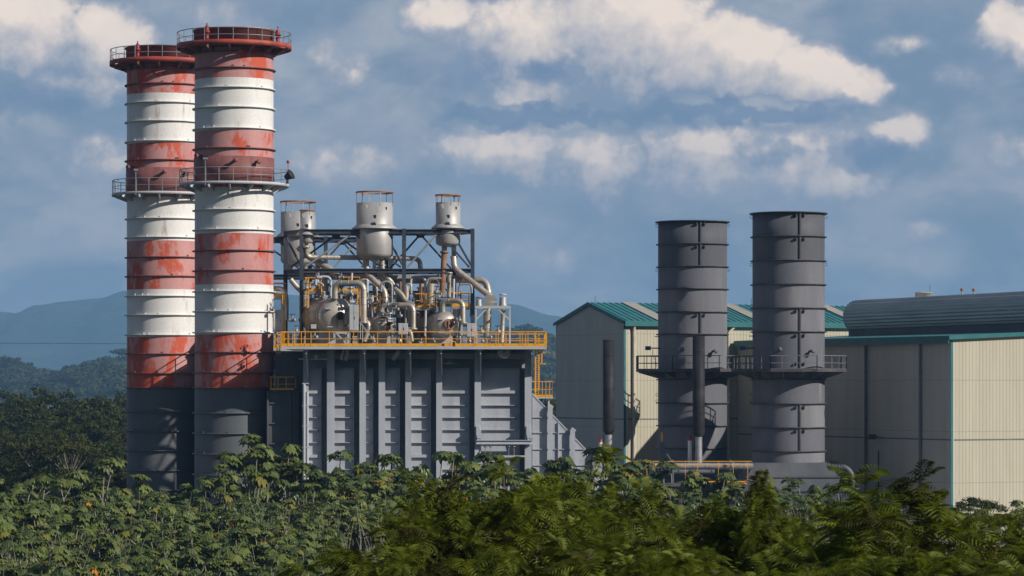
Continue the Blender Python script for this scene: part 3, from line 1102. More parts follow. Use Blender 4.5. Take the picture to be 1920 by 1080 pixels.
pipe('level pipe behind the left drum at the deck', [(575, 518, 229.4), (660, 520, 229.4), (700, 519, 229.4)], 3.6)
pipe('upright riser left of the big drum hoop', [(595, 486, 228.8), (595, 545, 228.6)], 4)
pipe('upright riser right behind the big drum hoop', [(607, 500, 228.9), (608, 524, 228.8), (612, 545, 228.6)], 4.6)
pipe('slim pale pipe standing beside the big drum hoop', [(660, 512, 224.4), (658, 545, 224.2), (658, 580, 224)], 2, 'lgrey', seam=False)
pipe('slim pale pipe standing left of the hooped drum', [(798, 582, 223), (797, 630, 223)], 2.2, 'lgrey', seam=False)
pipe('thin upright pipe by the slanting pipe', [(851, 523, 223.8), (850, 570, 223.6)], 2.1, 'lgrey', seam=False)
pipe('low pipe winding by the middle cabinet', [(752, 632, 222.4), (757, 618, 222.4), (770, 620, 222.3), (773, 640, 222.3)], 3.4, rad=6)
pipe('curled pipe low before the middle drum', [(738, 628, 222.3), (746, 630, 222.2), (752, 642, 222.2)], 3.6, rad=6)
pipe('pipe stub hanging below the deck under the big drum', [(652, 657, 222.3), (650, 668, 222.3), (648, 676, 222.3)], 3.4)
pipe('second pipe stub hanging under the big drum', [(645, 657, 222.4), (641, 667, 222.4), (640, 675, 222.4)], 2.6)
pipe('curved pipe stub hanging below the deck by the middle post', [(748, 657, 222.3), (744, 664, 222.3), (736, 674, 222.3)], 4.2, rad=6)
pipe('pale level pipe run along the wall under the deck', [(560, 673, 222.6), (614, 673.5, 222.6)], 1.6, 'casing2', seam=False)
pipe('fat bent duct hanging under the deck at the right', [(938, 657, 222.2), (940, 664, 222.2), (949, 668, 222.2), (952, 657, 222.3)], 6, 'lgrey', rad=10, seam=False)

# dense thin pipework between the drums and the frame
prn = random.Random(21)
DG = 'thin risers and branch lines of the dense pipework behind the drums'
for i in range(58):
    px_ = prn.uniform(556, 888)
    D_ = prn.uniform(225.0, 230.2)
    ya = prn.uniform(516, 566)
    r_ = prn.uniform(1.2, 3.0)
    pts = [P(px_, ya, D_)]
    if prn.random() < .6:
        bx = px_ + prn.choice((-1, 1)) * prn.uniform(10, 34)
        pts = [P(bx, ya + prn.uniform(6, 22), D_), P(bx, ya, D_), P(px_, ya, D_)]
    pts.append(P(px_, 647, D_))
    w = MB()
    w.tube(fillet(pts, .4, 4), r_ * D_ / F, 8)
    for q in range(prn.randrange(1, 4)):
        zz_ = prn.uniform(560, 640)
        w.lathe(P(px_, zz_, D_), [(0, -.07), (r_ * D_ / F + .07, -.07), (r_ * D_ / F + .07, .07), (0, .07)], 10)
    tag(w.build('riser_pipe', M[prn.choice(('alu', 'alu', 'galv', 'casing2', 'rust'))], loc=pts[-1]), 'thin riser in the dense pipework behind the drums', 'pipe', DG)
for (label, ya, xa, xb, r_, D_) in (('insulated level main behind the hooped pipes', 556, 590, 760, 4.5, 228.6), ('insulated level main low behind the middle drum', 590, 640, 800, 5.2, 229.0), ('insulated level main behind the right drum', 571, 760, 885, 4.2, 228.8),
                                    ('low insulated main just above the deck rail', 626, 560, 880, 4.0, 228.4)):
    w = MB()
    w.tube(fillet([P(xa, ya + 30, D_), P(xa, ya, D_), P(xb, ya, D_), P(xb, ya + 24, D_)], .7, 5), r_ * D_ / F, 12)
    for xx in range(int(xa) + 14, int(xb) - 8, 15):
        w.lathe(P(xx, ya, D_), [(r_ * D_ / F, -.03), (r_ * D_ / F + .015, -.03), (r_ * D_ / F + .015, .03), (r_ * D_ / F, .03)], 12, axis=(1, 0, 0))
    tag(w.build('steam_pipe', M['alu'], loc=P(xa, ya, D_)), label, 'pipe', PIPES)
for (label, xa, xb, ya, yb, D_) in (('dark blowdown vessel standing behind the middle drum', 690, 714, 566, 640, 229.6), ('dark upright vessel between the middle and right drums', 776, 796, 552, 640, 230.0), ('dark upright vessel behind the biggest drum', 600, 628, 548, 600, 230.2)):
    t = thing('pressure_vessel', label, 'vessel', P((xa + xb) / 2, 648, D_))
    c = P((xa + xb) / 2, 648, D_)
    r_ = (xb - xa) / 2 * D_ / F
    w = MB()
    z0_, z1_ = (648 - yb) * D_ / F, (648 - ya) * D_ / F
    w.lathe(c, [(0, z0_ - .2), (r_ * .7, z0_ - .1), (r_, z0_ + .2), (r_, z1_ - .3), (r_ * .75, z1_ - .08), (r_ * .3, z1_), (0, z1_)], 22)
    w.build('shell', M['casing'], t)
    w = MB()
    w.tube([c + Vector((0, 0, z1_ - .05)), c + Vector((0, 0, z1_ + .5))], .1, 8)
    w.lathe(c + Vector((0, 0, z1_ + .5)), [(0, -.05), (.2, -.05), (.2, .05), (0, .05)], 12)
    w.build('nozzle', M['galv'], t)
    for sg in (-1, 1):
        w = MB()
        w.bar(c + Vector((sg * r_ * .7, 0, z0_ + .2)), c + Vector((sg * r_ * .7, 0, 0)), .12)
        w.build('leg', M['galv'], t)
w = MB()
for (ya, xa, xb, D_) in ((600, 560, 700, 229.3), (548, 680, 790, 229.4), (610, 690, 886, 229.6)):
    w = MB()
    w.hbeam(P(xa, ya, D_), P(xb, ya, D_), .16, .22, t=.04)
    for xx in (xa + 6, (xa + xb) / 2, xb - 6):
        w.hbeam(P(xx, ya + 3, D_), P(xx, 647, D_), .14, .16, up=(0, 1, 0), t=.03)
    tag(w.build('pipe_support', M['frame'], loc=P((xa + xb) / 2, 647, D_)), {600: 'dark pipe trestle behind the biggest drum', 548: 'dark tall pipe trestle behind the middle drum', 610: 'dark long pipe trestle behind the right drum'}[ya], 'pipe support')

# valves
vg = 'small dark valves on the deck pipework'
vrnd = random.Random(4)
first = None
for (px_, py_, D_) in ((827, 556, 223.9), (842, 566, 223.9), (716, 584, 222.6), (735, 588, 222.4), (742, 580, 222.6), (750, 592, 222.4), (723, 566, 223.4), (731, 598, 222.2), (660, 566, 222.6), (657, 552, 222.8),
                       (741, 612, 222.0), (820, 548, 224), (902, 622, 222.6), (918, 632, 222.4), (934, 622, 222.6), (905, 640, 222.2), (862, 600, 222.4), (548, 600, 223), (556, 620, 222.6), (640, 548, 223),
                       (590, 632, 222), (700, 636, 222), (880, 640, 222), (790, 642, 221.8), (812, 640, 221.7), (690, 560, 223.4), (597, 520, 225), (575, 540, 224.6), (640, 520, 225)):
    p = P(px_, py_, D_)
    if first is None:
        first = thing('valve', 'small dark valve with hand wheel on the deck pipework', 'valve', p, vg)
        w = MB()
        w.lathe(p, [(0, -.2), (.12, -.2), (.12, -.14), (.08, -.12), (.15, 0), (.08, .12), (.12, .14), (.12, .2), (0, .2)], 10, axis=(1, 0, 0))
        w.tube([p, p + Vector((0, 0, .35))], .06, 8)
        w.build('body', M['galv'], first)
        w = MB()
        w.lathe(p + Vector((0, 0, .36)), [(.17, -.02), (.2, 0), (.17, .02), (.14, 0), (.17, -.02)], 12)
        w.bar(p + Vector((-.16, 0, .36)), p + Vector((.16, 0, .36)), .03)
        w.build('hand_wheel', M['black'], first)
    else:
        o = dup(first, loc=p, rotz=vrnd.uniform(0, 3), scale=(1, 1, 1) if vrnd.random() < .5 else (1.3, 1.3, 1.2))

# cabinets
CB = 'pale grey cabinets on the boiler deck'
for (label, xa, xb, ya, yb, D_) in (('tall pale grey cabinet in front of the big drum', 654.5, 672, 572.5, 620, 222.0), ('squat pale grey cabinet at the middle frame post foot', 746.5, 764.5, 606, 627, 221.7),
                                   ('pale grey cabinet at the right frame post foot', 875, 892, 606, 632, 221.8), ('tall pale grey cabinet at the deck end beside the chimney', 516, 533, 581, 622, 228.0), ('small square grey box on the big drum side', 583, 592, 608, 616, 221.8)):
    t = thing('cabinet', label, 'cabinet', (XP((xa + xb) / 2, D_), D_, ZP(yb, D_)), CB)
    w = MB()
    w.box(XP(xa, D_), XP(xb, D_), D_, D_ + .55, ZP(yb, D_), ZP(ya, D_))
    w.build('body', M['lgrey'], t)
    if xb - xa > 12:
        xm = (XP(xa, D_) + XP(xb, D_)) / 2
        for sg in (-1, 1):
            w = MB()
            x_ = sorted((xm + sg * .015, XP(xb if sg > 0 else xa, D_) - sg * .04))
            w.box(x_[0], x_[1], D_ - .03, D_ - .002, ZP(yb, D_) + .05, ZP(ya, D_) - .05)
            w.build('door', M['lgrey'], t)
        w = MB()
        w.bar((xm + .06, D_ - .05, ZP((ya + yb) / 2, D_) - .1), (xm + .06, D_ - .05, ZP((ya + yb) / 2, D_) + .1), .03)
        w.build('handle', M['black'], t)
        w = MB()
        for sg in (xa + 1.5, xb - 1.5):
            w.bar((XP(sg, D_), D_ + .2, ZP(yb, D_) - .002), (XP(sg, D_), D_ + .2, zd1), .08)
        w.build('stand', M['galv'], t)


# orange access platforms
def access(label, xa, xb, yd, yr, D, dep, legs, step=.55, l2=None):
    t = thing('access_platform', label, 'platform', (XP((xa + xb) / 2, D), D, ZP(yd, D)))
    z = ZP(yd, D)
    w = MB()
    w.box(XP(xa, D), XP(xb, D), D, D + dep, z - .22, z - .02)
    w.build('floor', M['galv'], t)
    w = MB()
    h_ = (yd - yr) * D / F
    a_, b_ = (XP(xa, D) + .03, D + .04, z - .02), (XP(xb, D) - .03, D + .04, z - .02)
    c_, d_ = (XP(xb, D) - .03, D + dep - .04, z - .02), (XP(xa, D) + .03, D + dep - .04, z - .02)
    rail(w, [a_, b_, c_, d_], h_, step * 1.6, .03, (.5,), .2, closed=True)
    w.build('railing', M['yel'], t)
    for lx in legs:
        w = MB()
        w.bar((XP(lx, D), D + .1, zd1), (XP(lx, D), D + .1, z - .22), .12, .12, up=(0, 1, 0))
        w.build('leg', M['lgrey'], t)
    if l2:
        unit(t, l2)


access('yellow railed walkway above the right drum, left of the rusty pipe', 778, 818, 576, 550, 224.6, 2.2, (798,))
access('yellow railed walkway behind the right frame post', 846, 880, 574, 548, 225.4, 2, (866,))
access('yellow railed walkway behind the biggest drum at the left', 571, 602, 546, 520, 226, 2, (578, 598))
access('yellow railed walkway behind the hooped pipe', 634, 674, 546, 519, 226.4, 1.6, (640, 672))
access('yellow railed walkway at the deck edge beside the chimney', 508, 533, 555, 530, 228.4, 2, (528,), l2='yellow walkway of the rear unit beside the chimney')
access('low yellow railed walkway between the middle drum and the frame post', 688, 712, 581, 555, 226, 1.6, (692, 710))
# yellow upright ladders
for (label, xx, ya, yb, D_) in (('yellow ladder standing left of the biggest drum', 576, 520, 622, 224.8), ('yellow ladder at the deck end beside the chimney', 532.5, 548, 640, 228), ('yellow ladder behind the hooped pipe', 673, 545, 600, 226), ('short yellow ladder hanging beside the chimney at the deck end', 522, 622, 664, 221.4)):
    w = MB()
    for dx in (-2.6, 2.6):
        w.bar(P(xx + dx, ya, D_), P(xx + dx, yb, D_), .07, .07, up=(0, 1, 0))
    k = int((yb - ya) / 6)
    for i in range(k):
        w.bar(P(xx - 2.6, ya + 3 + i * 6, D_), P(xx + 2.6, ya + 3 + i * 6, D_), .035)
    tag(w.build('ladder', M['yel'], loc=P(xx, yb, D_)), label, 'ladder', 'yellow ladders on the boiler deck')

# pale support stand with capped vents at the right end
t = thing('vent_stand', 'pale grey braced stand carrying the capped vents at the right deck end', 'stand', P(925, 648, 223))
DV = 223.4
w = MB()
w.bar(P(891, 576, DV), P(957, 576, DV), .2, .2)
w.bar(P(891, 576, DV + 2.6), P(957, 576, DV + 2.6), .2, .2)
for xx in (892, 956):
    w.bar(P(xx, 577, DV), P(xx, 577, DV) + Vector((0, 2.6, 0)), .14)
w.bar(P(920, 566, DV), P(936, 566, DV), .09)
w.bar(P(934, 566, DV), P(934, 575, DV), .09)
w.build('top_frame', M['lgrey'], t)
for xx in (893, 956):
    for dy in (0, 2.6):
        w = MB()
        w.bar(P(xx, 578, DV) + Vector((0, dy, 0)), P(xx, 646, DV) + Vector((0, dy, 0)), .12, .12, up=(0, 1, 0))
        w.build('leg', M['lgrey'], t)
for (xa, xb) in ((913, 892), (932, 956)):
    w = MB()
    w.bar(P(xa, 578, DV + .02), P(xb, 600, DV + .02), .13, .1)
    w.build('brace', M['lgrey'], t)
for (label, xx, rr, yt, yb) in (('tall capped vent on the pale stand at the right deck end', 943, 6.5, 550, 574), ('lower rusty capped vent beside the right frame post', 898, 5, 556, 574)):
    t = thing('capped_vent', label, 'vent', P(xx, yb, DV + 1.2))
    D_ = DV + 1.2
    k = D_ / F
    w = MB()
    c = P(xx, yb, D_)
    hh = (yb - yt) * k
    w.lathe(c, [(rr * k * 1.25, .0), (rr * k * 1.25, .08), (rr * k, .2), (rr * k, hh * .66), (rr * k * .95, hh * .7)], 20)
    w.build('body', M['silo'], t)
    w = MB()
    w.lathe(c, [(0, hh * .86), (rr * k * 1.1, hh * .86), (rr * k * 1.1, hh * .93), (0, hh)], 20)
    for q in range(5):
        an = 2 * math.pi * q / 5
        w.bar(c + Vector((math.cos(an) * rr * k * .9, math.sin(an) * rr * k * .9, hh * .62)), c + Vector((math.cos(an) * rr * k * .9, math.sin(an) * rr * k * .9, hh * .88)), .04)
    w.build('cap', M['lgrey'] if rr > 6 else M['rust'], t)
t = MB()
t.prism([P(908, 574, 224.4), P(924, 574, 224.4), P(931, 560, 224.4), P(925, 553, 224.4), P(911, 553, 224.4)], (0, 1.1, 0))
tag(t.build('tapered_box', M['alu'], loc=P(916, 574, 224.4)), 'tapered beige box where the slanting pipe ends', 'duct box')
# small yellow box and grey frame pieces on the deck
w = MB()
for xx in (627, 653):
    w.bar(P(xx, 622, 221.6), P(xx, 650, 221.6), .14, .14, up=(0, 1, 0))
w.bar(P(627, 624, 221.6), P(653, 624, 221.6), .14)
w.bar(P(632, 626, 221.6), P(650, 645, 221.6), .11)
tag(w.build('support_frame', M['lgrey'], loc=P(640, 650, 221.6)), 'small pale braced frame on the deck before the biggest drum', 'support')
for i_, (label, xa, ya, xb, yb) in enumerate((('pale sloping handrail between the cabinet and the middle drum', 676, 606, 704, 640), ('second pale sloping handrail just above the first', 680, 612, 706, 645))):
    w = MB()
    w.bar(P(xa, ya, 222), P(xb, yb, 222), .06)
    w.bar(P(xb, yb, 222), P(xb, yb + 6, 222), .06)
    w.bar(P(xa, ya, 222), P(xa, ya + 30, 222), .05)
    tag(w.build('sloping_handrail', M['lgrey'], loc=P(xb, yb, 222)), label, 'handrail')
t = MB()
t.lathe(P(592, 669, 222.2), [(0, -.12), (.17, -.1), (.17, .1), (0, .12)], 16, axis=(0, 1, 0))
tag(t.build('lamp', M['lgrey'], loc=P(592, 669, 222.2)), 'small round pale lamp under the deck by the left column', 'lamp')
t = MB()
for yy in (664, 667.5, 671, 682):
    t.box(XP(831, 222.4), XP(841, 222.4), 222.4, 222.6, ZP(yy, 222.4), ZP(yy, 222.4) + .07)
    t.box(XP(843.5, 222.4), XP(851, 222.4), 222.4, 222.6, ZP(yy, 222.4), ZP(yy, 222.4) + .07)
t.bar(P(842, 657, 222.5), P(842, 684, 222.5), .05)
tag(t.build('cable_tray', M['lgrey'], loc=P(841, 676, 222.4)), 'pale ladder like cable tray hanging under the deck', 'cable tray')

for o, l2 in UNIT:
    q = S2C + (Vector(o.location) - SC) * K2
    q.z = HC + (o.location.z - HC) * K2
    dup(o, loc=q, scale=(K2, K2, K2), label=l2)
#@@PART3
# ------------------------------------------------------------------ dark stacks


def dark_stack(label, cx, D, rpx, flanges, seams, rail_top, base_py, hood):
    k = D / F
    c = Vector((XP(cx, D), D, 0))
    r = rpx * k
    t = thing('steel_stack', label, 'stack', c)
    z = lambda py: ZP(py, D)
    s = MB()
    top = flanges[0]
    pr_ = [(r, 0)] + [(r, z(py)) for py in reversed(flanges)] + [(r - .04, z(top)), (r - .04, z(top) - 2)]
    nf = len(flanges)
    tint = [(0, 1, 2, 0, 2, 0, 2, 2, 0, 2, 0)[(i * 7 + int(cx)) % 11] for i in range(nf)]
    tint[-1], tint[-2], tint[-3] = 1, 1, 0
    s.lathe(c, pr_, 96, mats=tint + [1, 1])
    s.build('shell', [M['dark'], M['dark_b'], M['dark_c']], t)
    for i, py in enumerate(flanges):
        s = MB()
        w = .17 if i else .24
        zz_ = z(py)
        s.lathe(c, [(r - .01, zz_ - .045), (r + w, zz_ - .045), (r + w, zz_ + .045), (r - .01, zz_ + .045)], 80)
        s.build('flange', M['darkrim'], t)
    an = math.asin((15 / rpx) if cx > 1400 else (11 / rpx))
    dirv = Vector((math.sin(an), -math.cos(an), 0))
    tg = Vector((dirv.y, -dirv.x, 0))
    for (ya, yb) in seams:
        s = MB()
        p = c + dirv * (r + .05)
        s.bar(p + Vector((0, 0, z(yb) + .05)), p + Vector((0, 0, z(ya) - .05)), .12, .14, up=dirv)
        s.build('seam', M['darkrim'], t)
        for yy in (ya + 8, yb - 7) if yb - ya > 50 else ((ya + 7,) if rail_top else ()):
            for sg in (-1, 1):
                s = MB()
                q = c + dirv * (r + .02) + tg * (.34 * sg) + Vector((0, 0, z(yy)))
                s.prism([q + Vector((0, 0, .14)), q + dirv * .22 + Vector((0, 0, .16)), q + dirv * .2, q - Vector((0, 0, .16))], tg * .07)
                s.build('lug', M['darkrim'], t)
    for sx in (-1, 1):
        for py in (flanges[0] + 6, flanges[2] + 6, 740, 752):
            s = MB()
            p = c + Vector((sx * (r + .02), -.1, z(py)))
            s.tube([p + Vector((0, 0, .1)), p + Vector((sx * .17, 0, .08)), p + Vector((sx * .17, 0, -.1)), p + Vector((0, 0, -.12))], .025, 5)
            s.build('lifting_eye', M['darkrim'], t)
    # eight sided walkway
    zd_ = z(696)
    ro = 105 * k
    n = 8
    pts = [Vector((c.x + ro * math.cos(R(22.5 + 45 * i)) / math.cos(R(22.5)) * .985, c.y + ro * math.sin(R(22.5 + 45 * i)) / math.cos(R(22.5)) * .985, zd_)) for i in range(n)]
    s = MB()
    inner = [Vector((c.x + (r + .03) * math.cos(R(22.5 + 45 * i)), c.y + (r + .03) * math.sin(R(22.5 + 45 * i)), zd_)) for i in range(n)]
    for i in range(n):
        j = (i + 1) % n
        s.prism([inner[i], pts[i] * 1, pts[j] * 1, inner[j]], (0, 0, .05))
        s.bar(pts[i] + Vector((0, 0, .06)), pts[j] + Vector((0, 0, .06)), .06, .24)
    pl = s.build('platform', M['darkrim'], t)
    for i in range(16):
        an_ = R(11 + 22.5 * i)
        dv = Vector((math.cos(an_), math.sin(an_), 0))
        tg_ = Vector((-dv.y, dv.x, 0)) * .04
        s = MB()
        b0 = c + dv * (r + .02) - tg_
        zb = Vector((0, 0, zd_ - .003))
        s.prism([b0 + zb, b0 + dv * (ro - r - .15) + zb, b0 + dv * (ro - r - .15) + zb - Vector((0, 0, .14)), b0 + zb - Vector((0, 0, .62))], tg_ * 2)
        s.build('bracket', M['dark'], pl)
    s = MB()
    rail(s, [p + Vector((0, 0, .06)) for p in pts], 27 * k, .95, .034, (.5,), .12, closed=True)
    s.build('railing', M['dark'], t)
    for (dx, py, ln) in ((-20, 656, .5), (34, 659, .5)):
        th = math.asin(dx / rpx)
        dv = Vector((math.sin(th), -math.cos(th), 0))
        p = c + dv * r + Vector((0, 0, z(py)))
        s = MB()
        s.tube([p, p + dv * ln], .1, 10)
        s.lathe(p + dv * ln, [(0, .05), (.2, .05), (.2, -.03), (0, -.03)], 14, axis=dv)
        s.build('sampling_port', M['dark'], t)
    s = MB()
    p = c + Vector((-r * .96, -.8, z(653)))
    s.tube([p, p + Vector((-.8, 0, 0))], .05, 8)
    s.tube([p + Vector((0, 0, .98)), p + Vector((-.45, 0, .98))], .035, 6)
    s.tube([p + Vector((-.65, 0, -.1)), p + Vector((-.62, 0, -.6)), p + Vector((-.35, 0, -1.1)), p + Vector((-.3, 0, -1.6))], .02, 5)
    s.build('pipe_stub', M['black'], t)
    s = MB()
    s.box(p.x - 1.25, p.x - .78, p.y - .16, p.y + .16, p.z - .17, p.z + .17)
    s.build('instrument_box', M['blue'], t)
    if hood:
        s = MB()
        def sq(h, zt):
            return [Vector((c.x - h, c.y - h, zt)), Vector((c.x + h, c.y - h, zt)), Vector((c.x + h, c.y + h, zt)), Vector((c.x - h, c.y + h, zt))]
        rows = [sq(4.35, 0), sq(4.35, z(916)), sq(3.72, z(893)), sq(3.72, z(891)), sq(3.62, z(890)), sq(3.05, z(866))]
        vs = [v for q in rows for v in q]
        fs = []
        for i in range(len(rows) - 1):
            for j in range(4):
                j2 = (j + 1) % 4
                fs.append((i * 4 + j, i * 4 + j2, i * 4 + 4 + j2, i * 4 + 4 + j))
        fs.append((20, 21, 22, 23))
        s.add(vs, fs)
        for h_, py in ((4.38, 917), (3.78, 892)):
            q = sq(h_, z(py))
            for j in range(4):
                s.bar(q[j], q[(j + 1) % 4], .14, .1)
        s.build('base_hood', M['duct'], t)
    return t


dark_stack('nearer and taller dark grey steel stack standing on a flared hood', 1478.5, 243.5, 67.5, [401, 445, 490, 534.5, 578.6, 622.7, 711.9, 756.6, 801, 845], [(401, 445), (445, 490), (578.6, 622.7), (622.7, 690), (757, 801), (801, 845)], True, 1000, True)
dark_stack('farther dark grey steel stack behind the slim black silencer', 1298.5, 254.5, 64.6, [417, 459, 501, 543, 586, 627.4, 712, 755.5, 798, 840], [(417, 459), (459, 501), (586, 627.4)], True, 1000, True)

# slim black silencers on pipes
for (label, xa, xb, yt, yb, pa, pb, yp, D_) in (('slim black square silencer in front of the farther dark stack', 1298.5, 1321.5, 630, 816, 1304.5, 1317.5, 1000, 236.0), ('slim black square silencer before the shaded gable wall', 1130.5, 1152, 637, 812, 1135, 1148, 1000, 248.0)):
    t = thing('tall_silencer', label, 'silencer', (XP((xa + xb) / 2, D_), D_, 0))
    cx_ = XP((xa + xb) / 2, D_)
    h_ = (xb - xa) / 2 * D_ / F
    w = MB()
    w.lathe((cx_, D_, 0), [(h_ * .6, ZP(yb + 3, D_)), (h_, ZP(yb - 4, D_)), (h_, ZP(yt, D_)), (h_ - .03, ZP(yt, D_)), (h_ - .03, ZP(yt, D_) - 1)], 24)
    for yy in (yt + 30, yt + 92, yt + 133):
        w.lathe((cx_, D_, 0), [(h_, ZP(yy, D_)), (h_ + .012, ZP(yy, D_)), (h_ + .012, ZP(yy, D_) + .04), (h_, ZP(yy, D_) + .04)], 24)
    w.build('body', M['black'], t)
    w = MB()
    r_ = (pb - pa) / 2 * D_ / F
    w.tube([(cx_, D_, 0), (cx_, D_, ZP(yb, D_))], r_, 16)
    for yy in range(yb + 20, 900, 22):
        w.lathe((cx_, D_, 0), [(r_, ZP(yy, D_)), (r_ + .02, ZP(yy, D_)), (r_ + .02, ZP(yy, D_) + .05), (r_, ZP(yy, D_) + .05)], 16)
    w.build('pipe', M['galv'], t)
    w = MB()
    xx = XP(pa - 3, D_)
    w.bar((xx, D_, ZP(yb + 30, D_)), (xx, D_, ZP(yb + 2, D_)), .05, .05, up=(0, 1, 0))
    w.bar((xx, D_, ZP(yb + 30, D_)), (xx + .2, D_, ZP(yb + 30, D_)), .05)
    w.build('drain_pipe', M['black'], t)
for (label, xx, rr, yt, ym, D_) in (('white pipe with a dark red top beside the slim black silencer', 1293.5, 3.8, 815, 826, 236.5), ('short white pipe with a red cap above the bushes', 1126, 3.4, 823, 829, 247)):
    t = thing('vent_pipe', label, 'pipe', (XP(xx, D_), D_, 0))
    k = D_ / F
    w = MB()
    w.tube([(XP(xx, D_), D_, 0), (XP(xx, D_), D_, ZP(ym, D_))], rr * k, 14)
    w.build('shaft', M['white'], t)
    w = MB()
    w.lathe((XP(xx, D_), D_, 0), [(rr * k + .01, ZP(ym, D_)), (rr * k * .95, ZP(yt, D_)), (rr * k * .8, ZP(yt, D_)), (rr * k * .8, ZP(ym, D_))], 14)
    w.build('cap', M['bred'], t)
# pipe rack with yellow rails in front of the stacks
t = thing('pipe_rack', 'low pipe rack with orange handrails in front of the dark stacks', 'pipe rack', P(1290, 900, 234.5))
D_ = 234.5
w = MB()
w.box(XP(1176, D_), XP(1405, D_), D_, D_ + 1.6, ZP(912, D_), ZP(906, D_))
for xx in (1190, 1240, 1290, 1340, 1392):
    w.box(XP(xx, D_), XP(xx, D_) + .2, D_ + .2, D_ + .45, 0, ZP(912, D_) - .003)
w.build('rack', M['duct'], t)
w = MB()
for yy in (865, 871):
    w.bar(P(1176, yy, D_), P(1410, yy, D_), .05)
for yy in (903, 907):
    w.bar(P(1285, yy, D_ - .05), P(1400, yy, D_ - .05), .09)
for xx in (1180, 1213, 1285, 1308, 1347, 1375, 1402):
    w.bar(P(xx, 864, D_ + .01), P(xx, 906, D_ + .01), .035, .035, up=(0, 1, 0))
w.build('railing', M['yel'], t)
w = MB()
w.tube(fillet([P(1150, 905, D_ + .8), P(1160, 876, D_ + .8), P(1200, 874, D_ + .8), P(1412, 874, D_ + .8)], .6), .26, 14)
for xx in range(1180, 1400, 24):
    w.lathe(P(xx, 874, D_ + .8), [(.26, -.03), (.285, -.03), (.285, .03), (.26, .03)], 14, axis=(1, 0, 0))
w.build('pipe', M['galv'], t)
w = MB()
for xx in (1262, 1370):
    w.bar(P(xx, 862, D_ + .3), P(xx, 905, D_ + .3), .12, .12, up=(0, 1, 0))
w.tube([P(1240, 884, D_ + .5), P(1340, 884, D_ + .5)], .2, 12)
w.build('bracket', M['dark'], t)
t = thing('equipment_post', 'grey steel post with a yellow tip at the farther dark stack foot', 'post', (XP(1241, 238), 238, 0))
w = MB()
w.hbeam((XP(1241, 238), 238, 0), (XP(1241, 238), 238, ZP(828, 238)), .4, .42, up=(0, 1, 0))
w.bar(P(1247, 846, 238), P(1262, 868, 238), .1)
w.build('shaft', M['dark'], t)
w = MB()
w.bar(P(1241, 828, 238), P(1241, 811, 238), .13)
w.build('tip', M['yel'], t)
w = MB()
D_ = 241.5
w.tube(fillet([P(1553, 876, D_), P(1585, 876, D_), P(1597, 888, D_), P(1597, 1010, D_)], .9, 8), .24, 14)
for (xx, yy) in ((1560, 876), (1572, 876)):
    w.lathe(P(xx, yy, D_), [(.24, -.04), (.28, -.04), (.28, .04), (.24, .04)], 14, axis=(1, 0, 0))
w.lathe(P(1597, 916, D_), [(0, -.06), (.62, -.06), (.62, .06), (0, .06)], 16)
for yy in (896, 906):
    w.lathe(P(1597, yy, D_), [(.24, -.03), (.27, -.03), (.27, .03), (.24, .03)], 14)
tag(w.build('elbow_pipe', M['duct'], loc=P(1597, 1010, D_)), 'dark elbow pipe bending down beside the flared stack hood', 'pipe')

# ------------------------------------------------------------------ halls
UP = Vector((0, 0, 1))
C1 = Vector((XP(1170, 262), 262, 0))
EV1, RG1, W1, L1 = 17.5, 19.2, 12.8, 34.0
hl = thing('gabled_hall', 'tall narrow cream hall with a teal pitched roof, behind the stacks', 'hall', C1)
B = -N       # from the lit wall to the back


def pw(c, u, b, z):
    return c + U * u + B * b + UP * z


w = MB()
w.prism([pw(C1, 0, 0, 0), pw(C1, 0, 0, EV1), pw(C1, 0, W1 / 2, RG1), pw(C1, 0, W1, EV1), pw(C1, 0, W1, 0)], U * .25)
w.build('gable_wall', M['wallB'], hl)
w = MB()
w.prism([pw(C1, .252, .0, 0), pw(C1, L1, 0, 0), pw(C1, L1, 0, EV1), pw(C1, .252, 0, EV1)], B * .25)
w.build('long_wall', M['wallA'], hl)
w = MB()
w.prism([pw(C1, .252, W1 - .25, 0), pw(C1, L1, W1 - .25, 0), pw(C1, L1, W1 - .25, EV1), pw(C1, .252, W1 - .25, EV1)], B * .25)
w.build('back_wall', M['wallA'], hl)
w = MB()
w.prism([pw(C1, L1, 0, 0), pw(C1, L1, 0, EV1), pw(C1, L1, W1 / 2, RG1), pw(C1, L1, W1, EV1), pw(C1, L1, W1, 0)], U * .25)
w.build('gable_wall', M['wallB'], hl)
w = MB()
sl = (RG1 - EV1) / (W1 / 2)
w.prism([pw(C1, -.1, -.35, EV1 - .35 * sl + .02), pw(C1, -.1, W1 / 2, RG1 + .02), pw(C1, -.1, W1 / 2, RG1 + .1), pw(C1, -.1, -.35, EV1 - .35 * sl + .1)], U * (L1 + .4))
w.prism([pw(C1, -.1, W1 / 2 + .002, RG1 + .02), pw(C1, -.1, W1 + .3, EV1 - .3 * sl + .02), pw(C1, -.1, W1 + .3, EV1 - .3 * sl + .1), pw(C1, -.1, W1 / 2 + .002, RG1 + .1)], U * (L1 + .4))
